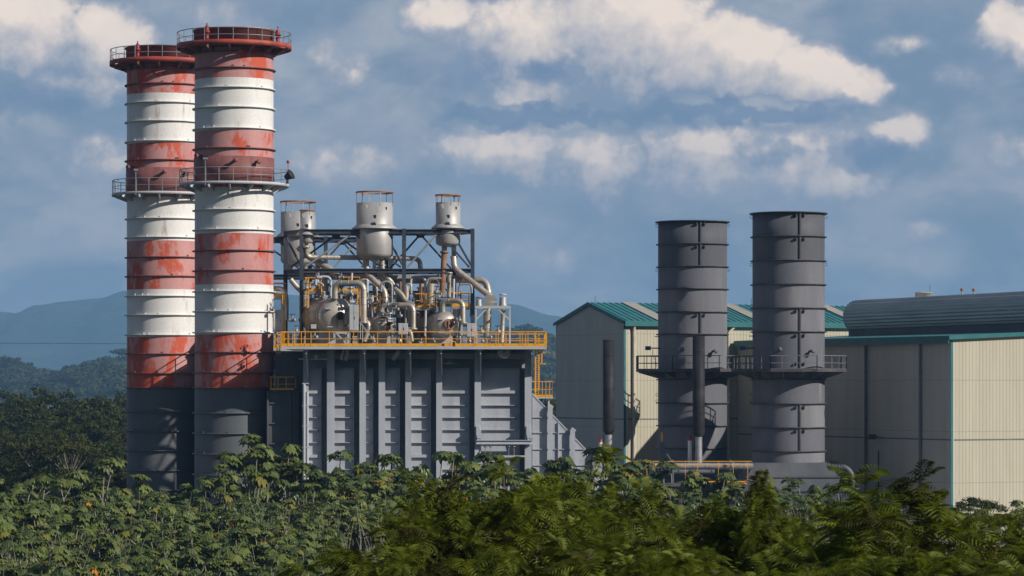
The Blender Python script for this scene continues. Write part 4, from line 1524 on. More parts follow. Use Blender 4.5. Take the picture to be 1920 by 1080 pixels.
# standing ribs
for k in range(int(L1 / .62)):
    u_ = .2 + k * .62
    w.prism([pw(C1, u_, -.34, EV1 - .34 * sl + .102), pw(C1, u_, W1 / 2, RG1 + .102), pw(C1, u_, W1 / 2, RG1 + .16), pw(C1, u_, -.34, EV1 - .34 * sl + .16)], U * .07)
rf = w.build('roof', M['roof'], hl)
for u0_ in (3.3, 8.5, 13.7, 18.9, 24.1):
    w = MB()
    w.prism([pw(C1, u0_, -.30, EV1 - .30 * sl + .17), pw(C1, u0_, W1 / 2, RG1 + .17), pw(C1, u0_, W1 / 2, RG1 + .2), pw(C1, u0_, -.30, EV1 - .30 * sl + .2)], U * 1.25)
    w.build('roof_light', M['rooflight'], rf)
w = MB()
w.prism([pw(C1, -.12, -.37, EV1 - .42), pw(C1, L1 + .1, -.37, EV1 - .42), pw(C1, L1 + .1, -.37, EV1 + .06), pw(C1, -.12, -.37, EV1 + .06)], -B * .09)
w.prism([pw(C1, -.12, -.02, EV1 - .2), pw(C1, -.12, W1 / 2, RG1 - .2), pw(C1, -.12, W1 / 2, RG1 + .14), pw(C1, -.12, -.36, EV1 + .05)], -U * .06)
w.prism([pw(C1, -.12, W1 / 2 + .003, RG1 - .2), pw(C1, -.12, W1 + .2, EV1 - .2), pw(C1, -.12, W1 + .2, EV1 + .07), pw(C1, -.12, W1 / 2 + .003, RG1 + .14)], -U * .06)
w.prism([pw(C1, -.05, -.04, 0), pw(C1, .16, -.04, 0), pw(C1, .16, -.04, EV1 - .43), pw(C1, -.05, -.04, EV1 - .43)], B * .035)
w.build('trim', M['teal'], hl)
zsm = ZP(787, 262)
w = MB()
w.prism([pw(C1, .3, -.03, zsm), pw(C1, L1, -.03, zsm), pw(C1, L1, -.03, zsm + .1), pw(C1, .3, -.03, zsm + .1)], B * .027)
w.prism([pw(C1, -.03, .05, zsm), pw(C1, -.03, W1, zsm), pw(C1, -.03, W1, zsm + .1), pw(C1, -.03, .05, zsm + .1)], U * .027)
w.build('seam', M['dark'], hl)
for u_ in (.9, 10.6):
    w = MB()
    w.tube([pw(C1, u_, -.16, 0), pw(C1, u_, -.16, EV1 - .9), pw(C1, u_ + (.0 if u_ < 5 else .5), -.25, EV1 - .45)], .13, 10)
    for q in (3, 6, 9, 12, 15):
        w.box(*(lambda p: (p.x - .17, p.x + .17, p.y - .05, p.y + .25, p.z, p.z + .06))(pw(C1, u_, -.14, q)))
    w.build('downpipe', M['tank'], hl)
w = MB()
p = pw(C1, .6, W1 / 2, RG1)
w.tube([p, p + UP * .75], .02, 5)
p = pw(C1, 17, W1 / 2, RG1)
w.tube([p, p + UP * .7], .02, 5)
w.build('lightning_rod', M['black'], hl)

# nearer hall with the barrel topped roof
tt = 11.46
P0 = C1 + U * tt - B * .30
S2, EV2, L2 = 32.6, 15.75, 30.0
h2 = thing('machine_hall', 'big cream hall with a shaded side, a sunlit front and a round grey roof', 'hall', P0)


def pv(u, s, z):
    return P0 + U * u + N * s + UP * z


w = MB()
w.prism([pv(0, 0, 0), pv(0, S2, 0), pv(0, S2, EV2), pv(0, 0, EV2)], U * .3)
w.build('side_wall', M['wallB'], h2)
w = MB()
rs = math.tan(R(2.6))
w.prism([pv(.302, S2, 0), pv(L2, S2, 0), pv(L2, S2, EV2 + L2 * rs), pv(.302, S2, EV2)], -N * .3)
w.build('front_wall', M['wallA'], h2)
w = MB()
w.prism([pv(-.35, .02, EV2 + .02), pv(-.35, S2 + .25, EV2 + .02), pv(L2, S2 + .25, EV2 + .02 + (L2 + .35) * rs), pv(L2, .02, EV2 + .02 + (L2 + .35) * rs)], (0, 0, .08))
w.build('roof', M['roof'], h2)
w = MB()
w.prism([pv(-.38, .02, EV2 - .52), pv(-.38, S2 + .28, EV2 - .52), pv(-.38, S2 + .28, EV2 + .06), pv(-.38, .02, EV2 + .06)], -U * .08)
w.prism([pv(-.44, S2 + .30, EV2 - .22), pv(L2, S2 + .30, EV2 - .22 + L2 * rs), pv(L2, S2 + .30, EV2 + .10 + L2 * rs), pv(-.44, S2 + .30, EV2 + .10)], N * .08)
w.prism([pv(-.05, S2 + .04, 0), pv(.17, S2 + .04, 0), pv(.17, S2 + .04, EV2 - .3), pv(-.05, S2 + .04, EV2 - .3)], -N * .035)
w.build('trim', M['teal'], h2)
zsm2 = ZP(826, 238)
w = MB()
w.prism([pv(-.03, 0, zsm2), pv(-.03, S2 - .1, zsm2), pv(-.03, S2 - .1, zsm2 + .1), pv(-.03, 0, zsm2 + .1)], U * .027)
w.prism([pv(.3, S2 + .03, zsm2), pv(L2, S2 + .03, zsm2), pv(L2, S2 + .03, zsm2 + .1), pv(.3, S2 + .03, zsm2 + .1)], -N * .027)
w.build('seam', M['dark'], h2)
for px_ in (1626, 1728):
    kx = (px_ - 960) / F
    s_ = (kx * P0.y - P0.x) / (N.x - kx * N.y)
    w = MB()
    w.tube([pv(-.16, s_, 0), pv(-.16, s_, EV2 - .55)], .11, 10, 0)
    for q in range(1, 15, 2):
        pp = pv(-.14, s_, q)
        w.box(pp.x - .15, pp.x + .15, pp.y - .12, pp.y + .12, pp.z, pp.z + .06)
    w.build('downpipe', M['duct'] if px_ < 1700 else M['dark'], h2)
kx = (1645 - 960) / F
s_ = (kx * P0.y - P0.x) / (N.x - kx * N.y)
w = MB()
q = pv(-.5, s_, ZP(817, 252))
w.box(q.x - .3, q.x + .25, q.y - .25, q.y + .2, q.z - .22, q.z + .2)
w.bar(q, pv(0, s_, q.z), .08)
w.build('wall_lamp', M['black'], h2)
w = MB()
w.tube([pv(-.06, s_ + .25, 0), pv(-.06, s_ + .25, ZP(842, 252))], .045, 6)
w.build('conduit', M['black'], h2)
# barrel roof, long axis along N
w = MB()
cu, zc_, rb = 10.0, 18.02, 1.46
pf = [(rb + .045 * math.cos(q * math.pi / 6), q) for q in range(-60, 201, 3)]
a0_, a1_ = 4.0, 34.4
vs, fs = [], []
for (s_i, lift) in ((a0_, 0), (a1_, .15)):
    for (r_, q) in pf:
        vs.append(pv(cu - r_ * math.cos(R(q)) * 1.0, s_i, zc_ + lift + r_ * math.sin(R(q))))
n_ = len(pf)
for i in range(n_ - 1):
    fs.append((i, i + 1, n_ + i + 1, n_ + i))
w.add(vs, fs, 0, False)
w.add(vs[:n_], [tuple(range(n_))])
w.add(vs[n_:], [tuple(range(n_ - 1, -1, -1))])
w.build('barrel_roof', M['barrel'], h2)
w = MB()
w.prism([pv(cu - .9, a0_ + .1, EV2 + .4), pv(cu - .9, a1_ - 1.5, EV2 + .4), pv(cu - .9, a1_ - 1.5, zc_ - .9), pv(cu - .9, a0_ + .1, zc_ - .9)], U * 1.8)
w.build('roof_curb', M['dark'], h2)

for (label, xx, rr, yt, yb, D_, mm, nm, cat) in (('squat cream tank rising behind the round grey roof', 1731.5, 15.5, 548.5, 566, 262, 'tank', 'roof_tank', 'tank'),):
    t = thing(nm, label, cat, P(xx, yb + 20, D_))
    k = D_ / F
    w = MB()
    w.lathe(P(xx, yb + 20, D_), [(rr * k, 0), (rr * k, (yb + 20 - yt) * k - .05), (rr * k + .05, (yb + 20 - yt) * k - .05), (rr * k + .05, (yb + 20 - yt) * k), (0, (yb + 20 - yt) * k + .05)], 28)
    w.build('shell', M['tank'], t)
    w = MB()
    w.tube([P(xx + 12, yt + 2, D_), P(xx + 12, yt - 14, D_)], .02, 5)
    w.build('rod', M['black'], t)
for (label, xx, yt) in (('thin roof vent with a bent cap nearer the cream tank', 1803.5, 540), ('thin roof vent farther from the cream tank', 1825.5, 540.5)):
    D_ = 256
    t = thing('roof_vent', label, 'vent', P(xx, 570, D_), 'thin vents on the round roof')
    w = MB()
    w.tube([P(xx, 575, D_), P(xx, yt + 5, D_)], .07, 8)
    w.build('pipe', M['galv'], t)
    w = MB()
    w.lathe(P(xx, yt + 6, D_), [(.07, 0), (.13, .05), (.13, .22), (.05, .28), (0, .28)], 10)
    w.build('cap', M['rust'], t)

# ------------------------------------------------------------------ land
def sm(x, a_, b_):
    t = max(0, min(1, (x - a_) / (b_ - a_)))
    return t * t * (3 - 2 * t)


def gz(x, y):
    z = 1.3 * sm(y, 95, 120) * (1 - sm(y, 190, 214))
    z += 9.6 * (1 - sm(y, 2, 62)) if y < 62 else 0
    return z


def ground_mat():
    m, nt, b, pos = base_mat('earth_and_grass')
    f = sstep(nt, noise(nt, pos, .15, 8, .65), .4, .65)
    col = mixc(nt, f, (.045, .055, .018), (.11, .085, .05))
    nt.links.new(col, b.inputs['Base Color'])
    b.inputs['Roughness'].default_value = .95
    return m


M['ground'] = ground_mat()
g = MB()
ys = [-60, -20, 0, 6, 12, 18, 24, 30, 36, 42, 50, 56, 62, 80, 95, 100, 106, 112, 120, 150, 185, 190, 196, 202, 208, 214, 260, 400, 700, 1200, 2500, 5000, 9000, 16000, 30000]
xs = [-20000, -6000, -2000, -600, -200, -80, -40, -20, 0, 20, 40, 80, 200, 600, 2000, 6000, 20000]
vs = [(x, y, gz(x, y)) for y in ys for x in xs]
nx = len(xs)
g.add(vs, [(j * nx + i, j * nx + i + 1, (j + 1) * nx + i + 1, (j + 1) * nx + i) for j in range(len(ys) - 1) for i in range(nx - 1)], 0, True)
tag(g.build('ground', M['ground']), kind='structure')
g = MB()
g.box(XP(200, 230), XP(1500, 262) + 25, 216, 300, .0, .004 + .0)
pav = MB()
pav.add([(-45, 217, .012), (70, 217, .012), (70, 300, .012), (-45, 300, .012)], [(0, 1, 2, 3)])
tag(pav.build('plant_yard', M['concrete']), kind='structure')

from mathutils import noise as mn


def ridge(name, pts, D0, D1, mat, amp, steps=140, rows=14, seed=0.0, base=0):
    """terrain strip whose skyline passes through the pixel profile pts seen from the camera position"""
    xs_ = [p[0] for p in pts]
    m_ = MB()
    vs = []
    for j in range(rows + 1):
        t = j / rows
        D = D0 + (D1 - D0) * t
        for i in range(steps + 1):
            px = xs_[0] + (xs_[-1] - xs_[0]) * i / steps
            k = 0
            while k < len(pts) - 2 and pts[k + 1][0] < px:
                k += 1
            (xa, ya), (xb, yb) = pts[k], pts[k + 1]
            u_ = (px - xa) / (xb - xa)
            u_ = u_ * u_ * (3 - 2 * u_)
            top = ZP(ya + (yb - ya) * u_, D1)
            x = XP(px, D1) * (.9 + .1 * t)
            n_ = mn.fractal(Vector((x * .012 * 1200 / D1, D * .012 * 1200 / D1, seed)), .9, 2.1, 5) * amp
            n2 = mn.ridged_multi_fractal(Vector((x * .004 * 1200 / D1, D * .003 * 1200 / D1, seed + 7)), .9, 2.1, 4, 1, 2) * amp * .35
            h_ = base + (top - base) * (math.sin(t * math.pi / 2) ** 1.1) + (n_ - n2) * math.sin(t * math.pi) + n_ * .25 * t
            vs.append((x, D, h_))
    for i in range(steps + 1):
        v = vs[rows * (steps + 1) + i]
        vs.append((v[0], D1 * 1.12, base - 5))
    w_ = steps + 1
    m_.add(vs, [(j * w_ + i, j * w_ + i + 1, (j + 1) * w_ + i + 1, (j + 1) * w_ + i) for j in range(rows + 1) for i in range(steps)], 0, True)
    o = m_.build(name, mat)
    tag(o, kind='structure')
    return o


def hillmat(name, c1, c2, c3, s):
    m, nt, b, pos = base_mat(name)
    col = mixc(nt, sstep(nt, noise(nt, pos, s, 7, .65), .35, .65), c1, c2)
    col = mixc(nt, sstep(nt, noise(nt, pos, s * .25, 5, .6), .55, .66), col, c3)
    nt.links.new(col, b.inputs['Base Color'])
    b.inputs['Roughness'].default_value = 1
    b.inputs['Specular IOR Level'].default_value = 0
    bp = nd(nt, 'ShaderNodeBump')
    bp.inputs['Strength'].default_value = .6
    bp.inputs['Distance'].default_value = 1 / s * .3
    nt.links.new(noise(nt, pos, s * 1.5, 6, .6), bp.inputs['Height'])
    nt.links.new(bp.outputs[0], b.inputs['Normal'])
    return m


M['mount'] = hillmat('mountain_forest', (.03, .05, .03), (.06, .08, .04), (.07, .08, .05), .004)
M['hill'] = hillmat('hill_scrub', (.025, .04, .016), (.05, .06, .028), (.10, .105, .045), .03)
ridge('mountains', [(-300, 600), (-60, 578), (20, 585), (38, 588), (80, 572), (130, 567), (190, 563), (240, 548), (400, 540), (600, 556), (760, 560), (860, 556), (910, 560), (960, 572), (1040, 592), (1100, 612), (1250, 640), (1500, 655), (1760, 650), (2200, 640)], 6300, 7900, M['mount'], 20, 220, 16, 3.1)
ridge('hills', [(-200, 680), (-40, 684), (30, 694), (80, 712), (130, 716), (170, 708), (210, 694), (250, 688), (330, 684), (420, 690), (600, 705), (800, 690), (900, 650), (950, 634), (1000, 630), (1040, 655), (1100, 668), (1250, 690), (1600, 700), (2200, 690)], 1700, 2300, M['hill'], 8, 240, 24, 9.4)
#@@PART4
# ------------------------------------------------------------------ vegetation
M['leaf'] = leafmat('broad_leaf', (.085, .122, .026), (.175, .205, .05), .22, .42, .5)
M['leaf2'] = leafmat('broad_leaf_dark', (.042, .070, .018), (.10, .13, .036), .2, .42, .5)
M['leafy'] = leafmat('broad_leaf_yellowing', (.16, .16, .03), (.25, .20, .03), .25, .5, .3)
M['leafo'] = leafmat('dead_orange_leaf', (.42, .13, .012), (.5, .22, .02), .2, .6, .2)
M['stem'] = paint('pale_stem', (.30, .275, .235), (.20, .175, .145), 2, .4, .7, .8)
M['bark'] = paint('bark', (.12, .095, .07), (.07, .055, .04), 2, .4, .7, .9)
M['crown'] = leafmat('forest_leaf', (.012, .022, .006), (.045, .058, .014), .12, .7, .1)
M['crown2'] = leafmat('forest_leaf_olive', (.03, .036, .011), (.07, .072, .022), .12, .7, .1)
M['far'] = leafmat('far_hill_leaf', (.014, .026, .010), (.05, .064, .024), .1, .7, .1)
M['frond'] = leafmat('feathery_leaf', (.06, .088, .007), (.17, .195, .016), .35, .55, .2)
M['frondd'] = leafmat('feathery_leaf_shade_tint', (.03, .034, .006), (.075, .068, .012), .25, .6, .15)  # darker copy of the feathery leaf, inner crown shade put into its colour


def palm_leaf(w, c, out, size, rnd, mi):
    """lobed hand shaped leaf hanging from c, its blade facing outward and up"""
    out = Vector(out).normalized()
    sd = out.cross(UP)
    if sd.length < .05:
        sd = Vector((1, 0, 0))
    sd.normalize()
    nl = 7
    droop = rnd.uniform(.25, .75)
    vs = [c]
    fs = []
    for i in range(nl):
        an = R(-125 + 250 * i / (nl - 1))
        ln = size * (.6 + .4 * math.cos(an * .55)) * rnd.uniform(.88, 1.08)
        def pt(l, da):
            d = out * math.cos(an + da) + sd * math.sin(an + da)
            return c + d * l - UP * (droop * l * l / size * .9)
        b = len(vs)
        vs += [pt(ln * .66, -.44), pt(ln, 0), pt(ln * .66, .44)]
        fs += [(0, b, b + 1, b + 2)]
    w.add(vs, fs, mi)


def rosette(w, c, size, rnd, n, dead=.06, base=0):
    for i in range(n):
        t = 2.399 * i + rnd.uniform(-.3, .3)
        up_ = rnd.uniform(-.25, .75) * (1 - .2 * i / n)
        d = Vector((math.cos(t), math.sin(t), up_)).normalized()
        pl = size * rnd.uniform(.5, 1.0)
        p = c + d * pl
        r_ = rnd.random()
        mi = base if r_ < .62 else (1 - base)
        if up_ < .1 and rnd.random() < dead:
            mi = 3 if rnd.random() < .4 else 2
        elif r_ > .95:
            mi = 2
        palm_leaf(w, p, Vector((d.x, d.y, rnd.uniform(-1.3, .25))), size * rnd.uniform(.8, 1.2), rnd, mi)


# broad crowned trees
def crown_tree(seed, h, cr, flat, nblob, nleaf, ls, mats, name='broad_crowned_tree', trunk_r=.3, open_=.0, bare=False, low=False):
    r_ = random.Random(seed)
    t = thing(name, '', 'tree', (0, 0, 0))
    tr = MB()
    cz = h - cr * flat
    base = Vector((0, 0, -.4))
    fork = Vector((r_.uniform(-.3, .3), r_.uniform(-.3, .3), max(.8, cz * .55)))
    tr.tube([base, base.lerp(fork, .5) + Vector((r_.uniform(-.15, .15), 0, 0)), fork], trunk_r, 8, 0, True, trunk_r * .7)
    blobs = []
    for i in range(nblob):
        a_ = r_.uniform(0, 6.283)
        q = math.sqrt(r_.random())
        x, y_ = math.cos(a_) * q * cr, math.sin(a_) * q * cr
        top = math.sqrt(max(0, 1 - q * q))
        z = cz + cr * flat * (top * r_.uniform(-.35 if low else .35, 1.0) - (.75 if low else .25) * r_.random())
        br = cr * r_.uniform(.16, .32)
        blobs.append((Vector((x, y_, z)), br))
        if i % 2 == 0 or bare:
            md = fork.lerp(Vector((x, y_, z)), .55) + Vector((0, 0, -.1 * cr * q))
            tr.tube(fillet([fork, md, Vector((x, y_, z))], cr * .4, 3), trunk_r * (.16 if bare else .38), 5, 0, False, trunk_r * .05)
    tr.build('trunk', M['bark'] if not bare else M['stem'], t)
    lv = MB()
    for (c, br) in blobs:
        k = int(nleaf / nblob)
        for j in range(k):
            d = Vector((r_.gauss(0, 1), r_.gauss(0, 1), r_.gauss(0, .7))).normalized()
            if d.z < -.3 and r_.random() < .6:
                continue
            p = c + Vector((d.x * br, d.y * br, d.z * br * .62)) * (r_.random() ** .4)
            nrm = (d + Vector((r_.uniform(-.7, .7), r_.uniform(-.7, .7), r_.uniform(-.2, .9)))).normalized()
            e1 = nrm.orthogonal().normalized()
            e1 = Matrix.Rotation(r_.uniform(0, 6.28), 3, nrm) @ e1
            e2 = nrm.cross(e1)
            s_ = ls * r_.uniform(.6, 1.3)
            lv.add([p - e1 * s_, p - e2 * s_ * .5 + e1 * s_ * .1, p + e1 * s_, p + e2 * s_ * .5 + e1 * s_ * .1], [(0, 1, 2, 3)], 0 if r_.random() < .8 else 1)
    lv.build('crown', mats, t)
    return t


LM = None


def shrub(seed, h, spread, nro, size, dead, base=0, name='broadleaf_shrub', nl=11, clump=False):
    rnd = random.Random(seed)
    t = thing(name, '', 'shrub', (0, 0, 0))
    st, lv = MB(), MB()
    for i in range(nro):
        an = rnd.uniform(0, 2 * math.pi)
        rr = spread * math.sqrt(rnd.random())
        hh = h * (rnd.uniform(.55, 1.0) if nro > 1 else 1) * (1 - .22 * (rr / spread) ** 2)
        if clump:
            hh = h * (1 - .55 * (rr / spread) ** 2) * rnd.uniform(.62, 1.0)
        b = Vector((rnd.uniform(-.4, .4) + math.cos(an) * rr * .45, rnd.uniform(-.4, .4) + math.sin(an) * rr * .45, -.3))
        tp = Vector((math.cos(an) * rr, math.sin(an) * rr, hh))
        md = b.lerp(tp, .5) + Vector((rnd.uniform(-.25, .25), rnd.uniform(-.25, .25), hh * .12))
        st.tube(fillet([b, md, tp], 2, 3), .045, 5, 0, False, .02)
        if rnd.random() < .5 and not clump:
            q = md.lerp(tp, rnd.uniform(.1, .5))
            e = q + Vector((rnd.uniform(-.7, .7), rnd.uniform(-.7, .7), rnd.uniform(.5, 1.1)))
            st.tube([q, q.lerp(e, .5) + Vector((0, 0, -.08)), e], .025, 4, 0, False, .014)
            rosette(lv, e, size * .85, rnd, nl - 2, dead, base)
        rosette(lv, tp, size, rnd, nl, dead, base)
        if rnd.random() < .55:
            q = b.lerp(tp, rnd.uniform(.5, .8))
            rosette(lv, q, size * .9, rnd, nl - 3, dead * 2, base)
    st.build('stems', M['stem'], t)
    lv.build('foliage', [M['leaf'], M['leaf2'], M['leafy'], M['leafo']], t)
    return t


rnd = random.Random(11)
SH_L = 'pale stemmed broad leaved shrub in the overgrown field before the plant'
SH_G = 'broad leaved shrubs filling the field before the plant'
protos = [shrub(s, 3.9, 1.9, 13, .31, .04) for s in range(5)] + [shrub(20 + s, 3.6, 1.7, 15, .28, .025, 1) for s in range(3)]
used = set()


def put(proto, x, y, s, label, group, rz=None, sz=None):
    k = proto.as_pointer()
    rz = rnd.uniform(0, 6.28) if rz is None else rz
    z = gz(x, y)
    if k not in used:
        used.add(k)
        o = proto
        o.location = (x, y, z)
        o.scale = (s, s, sz or s)
        o.rotation_euler = (0, 0, rz)
    else:
        o = dup(proto, loc=(x, y, z), scale=(s, s, sz or s), rotz=rz)
    o['label'] = label
    if group:
        o['group'] = group
    return o


# rows of shrubs; row depth grows with distance, each covers about 4 m
count = 0
y = 98.0
while y < 209 and count < 240:
    half = .172 * y + 2
    n = int(2 * half / (2.9 if y < 150 else 3.3))
    for i in range(n):
        x = -half + (i + rnd.uniform(.1, .9)) * 2 * half / n
        px = 960 + x / y * F
        # the near trees hide the lower right part of the field
        if px > 640 and y < 168:
            continue
        if px > 1420 and y < 196:
            continue
        if px > 1250 and rnd.random() < .4:
            continue
        s = rnd.uniform(.78, 1.12) * (1 + .35 * mn.noise(Vector((x * .09, y * .09, 1.7))))
        if px < 240 and y > 180:
            s *= rnd.uniform(1.12, 1.4)
        elif 240 < px < 370 and y > 180:
            s *= rnd.uniform(.92, 1.08)
        put(rnd.choice(protos), x, y + rnd.uniform(-1.2, 1.2), s, SH_L, SH_G)
        count += 1
    y += 3.4 + (y - 98) * .022

# rounder small leaved bushes scattered among them
def crown_bush(seed, h, cr, n, ls, m_):
    o = crown_tree(seed, h, cr, .62, 26, n, ls, m_, 'round_bush', .06, low=True)
    o['category'] = 'bush'
    return o


RB = [crown_bush(301, 3.6, 1.6, 3200, .10, [M['leaf2'], M['leaf']]), crown_bush(302, 3.2, 1.9, 3000, .13, [M['leaf'], M['leafy']]), crown_bush(303, 4.0, 1.4, 2600, .085, [M['crown2'], M['leaf2']])]
for i in range(84):
    y_ = 100 + 106 * rnd.random() ** .8
    x_ = rnd.uniform(-1, 1) * .172 * y_
    px = 960 + x_ / y_ * F
    if px > 660 and y_ < 170:
        continue
    kb = rnd.randrange(3)
    put(RB[kb], x_, y_, rnd.uniform(.7, 1.15), ('dark round bush among the broad leaved shrubs', 'yellowish round bush among the broad leaved shrubs', 'tall olive bush among the broad leaved shrubs')[kb], ('dark round bushes in the field', 'yellowish round bushes in the field', 'olive bushes in the field')[kb])
for (px, tp, D, kb, lb) in ((265, 902, 204, 0, 'dark round bush at the foot of the farther chimney'), (330, 912, 203, 1, 'yellowish bush between the chimney feet'), (480, 868, 206, 0, 'dark round bush at the foot of the nearer chimney')):
    put(RB[kb], XP(px, D), D, 1.15, lb, None, sz=(ZP(tp, D) - gz(0, D)) / (3.7, 3.3, 4.1)[kb])

# taller single plants that stand out against the steelwork: (px of crown, top row, distance)
lone = shrub(61, 5.4, 1.5, 13, .37, .06)
one = shrub(71, 5.0, .35, 1, .43, .0)
bushy = shrub(81, 4.6, 2.6, 46, .30, .02, 1, 'dense_bush', 10, True)
bushy2 = shrub(83, 4.4, 2.4, 44, .30, .03, 0, 'dense_bush', 10, True)


def put_top(proto, hproto, px, ptop, D, label, group=None):
    x = XP(px, D)
    s = (ZP(ptop, D) - gz(x, D)) / hproto
    return put(proto, x, D, s * 1.0, label, group)


put_top(lone, 5.15, 455, 812, 200, 'tall sparse shrub with an orange dead leaf before the nearer chimney foot')
put_top(lone, 5.15, 520, 832, 203, 'tall sparse shrub before the dark outlet duct')
put_top(lone, 5.15, 405, 868, 196, 'loose shrub between the two dark chimney feet')
put_top(lone, 5.15, 350, 905, 199, 'loose shrub standing before the gap between the chimneys')
put_top(lone, 5.15, 610, 880, 201, 'loose tall shrub before the first boiler columns')
put_top(lone, 5.15, 690, 870, 199, 'loose tall shrub before the third boiler column')
put_top(one, 5.35, 649, 810, 203, 'single stemmed plant with one leaf tuft before the second boiler column')
put_top(one, 5.35, 742, 824, 204, 'single stemmed plant with one leaf tuft before the fourth boiler column')
put_top(one, 5.35, 567, 838, 204, 'single stemmed plant before the paired pipes at the boiler corner')
put_top(one, 5.35, 596, 858, 200, 'single stemmed plant leaning just right of the paired pipes')
for (px, tp, D, lb) in ((700, 852, 203, 'dense bush before the middle columns of the boiler'), (842, 846, 205, 'dense bush below the fifth and sixth boiler columns'), (960, 852, 206, 'dense bush below the hoist beam on the boiler'),
                        (1122, 838, 207, 'dense rounded bush where the sloping duct meets the gable hall'), (1030, 862, 206, 'dense bush at the foot of the sloping duct stiffeners'), (660, 880, 196, 'dense bush left of the middle boiler columns'),
                        (775, 885, 198, 'low dense bush between the fourth and fifth boiler columns'), (1240, 868, 212, 'dense bush before the pipe rack'), (1330, 888, 212, 'dense bush below the slim black silencer'),
                        (1500, 900, 214, 'dense bush below the flared stack hood'), (1570, 912, 216, 'dense bush right of the flared stack hood'), (1440, 915, 212, 'dense bush at the left corner of the flared hood'),
                        (1720, 962, 208, 'low dense bush at the shaded hall corner'), (1660, 950, 210, 'dense bush before the shaded hall wall'), (900, 872, 200, 'dense bush in front of the boiler below the sixth column'), (1180, 900, 204, 'dense bush below the gable hall corner'),
                        (590, 905, 190, 'dense bush before the left end of the boiler')):
    put_top(bushy if rnd.random() < .6 else bushy2, 4.05, px, tp, D, lb, 'dense bushes along the foot of the plant')

# undergrowth: leaf litter of small blades between the shrubs
u = MB()
ur = random.Random(5)
for i in range(11000):
    yy = 96 + 116 * ur.random()
    xx = ur.uniform(-1, 1) * (.175 * yy + 2)
    zz_ = gz(xx, yy) + abs(ur.gauss(0, 1)) * .9
    t = ur.uniform(0, 6.28)
    d = Vector((math.cos(t), math.sin(t), ur.uniform(-.5, .8)))
    s_ = ur.uniform(.18, .42)
    c = Vector((xx, yy, zz_))
    sd = d.cross(UP).normalized() * s_ * .35
    u.add([c, c + d * s_ * .5 + sd, c + d * s_, c + d * s_ * .5 - sd], [(0, 1, 2, 3)], ur.choice((0, 0, 1, 1, 2)))
for i in range(1300):
    yy = 96 + 114 * ur.random()
    xx = ur.uniform(-1, 1) * (.175 * yy + 2)
    p = Vector((xx, yy, gz(xx, yy)))
    q = p + Vector((ur.uniform(-1.3, 1.3), ur.uniform(-.8, .8), ur.uniform(1.8, 4.2)))
    u.tube([p, p.lerp(q, .5) + Vector((ur.uniform(-.2, .2), 0, 0)), q], .018, 3, 3, False, .008)
tag(u.build('undergrowth', [M['leaf'], M['leaf2'], M['leafy'], M['stem']]), 'low green undergrowth and dry stalks between the shrubs', 'undergrowth', kind='stuff')


FT = [crown_tree(100 + i, 9.5, 5.4, .84, 80, 8000, .27, [M['crown'], M['crown2']], low=True) for i in range(3)] + [crown_tree(110, 9.0, 5.0, .85, 70, 7000, .27, [M['crown2'], M['crown']], low=True)]
frnd = random.Random(3)
kinds = ['dark broad crowned tree in the wood behind the shrub field', 'olive green broad crowned tree in the wood behind the shrub field']
k = 0
for (row, D) in enumerate((265, 300, 340, 385, 430, 475)):
    n = 9 if row < 3 else 11
    for i in range(n):
        px = -60 + 400 * (i + frnd.uniform(.2, .8)) / n
        if px > 345:
            continue
        top = (868, 834, 802, 774, 746, 730)[row] + frnd.uniform(-10, 10) - (6 if 60 < px < 200 else 0)
        pr = frnd.randrange(4)
        x = XP(px, D)
        s = ZP(top, D) / (9.6 if pr < 3 else 9.1)
        if row < 3:
            s = max(s, .5)
        put(FT[pr], x, D + frnd.uniform(-8, 8), max(.55, s) * frnd.uniform(.92, 1.08), kinds[1 if pr == 3 else 0], 'olive trees of the wood' if pr == 3 else 'dark trees of the wood', sz=s)
bare = crown_tree(130, 8.0, 3.4, .75, 26, 2200, .2, [M['crown2'], M['crown']], 'bare_branched_tree', .2, bare=True)
for (px, top, D, lb) in ((75, 800, 300, 'half bare pale branched tree in the wood at the far side of the field'), (130, 806, 292, 'second half bare pale branched tree, nearer the chimneys')):
    x = XP(px, D)
    put(bare, x, D, (ZP(top, D)) / 8.1, lb, None)
# trees filling the gap behind the plant
for (px, D, top) in ((1010, 420, 740), (1030, 450, 730), (985, 440, 735)):
    put(FT[0], XP(px, D), D, ZP(top, D) / 9.6, 'dark tree seen through the gap between the boiler and the gabled hall', 'trees in the gap beside the gabled hall')

# dark small tree before the sunlit hall wall
dt = crown_tree(140, 6.2, 2.3, .62, 34, 4600, .10, [M['crown'], M['leaf2']], 'round_leaved_tree', .12)
dt['label'] = 'small dark tree before the sunlit cream hall wall'
dt.location = (XP(1832, 190), 190, gz(0, 190))
sc_ = (ZP(930, 190) - gz(0, 190)) / 6.3
dt.scale = (.72, .72, sc_)
used.add(dt.as_pointer())
put(dt, XP(1900, 188), 188, .7, 'lower dark tree beside the small dark tree at the sunlit wall', None, sz=(ZP(962, 188) - gz(0, 188)) / 6.3)

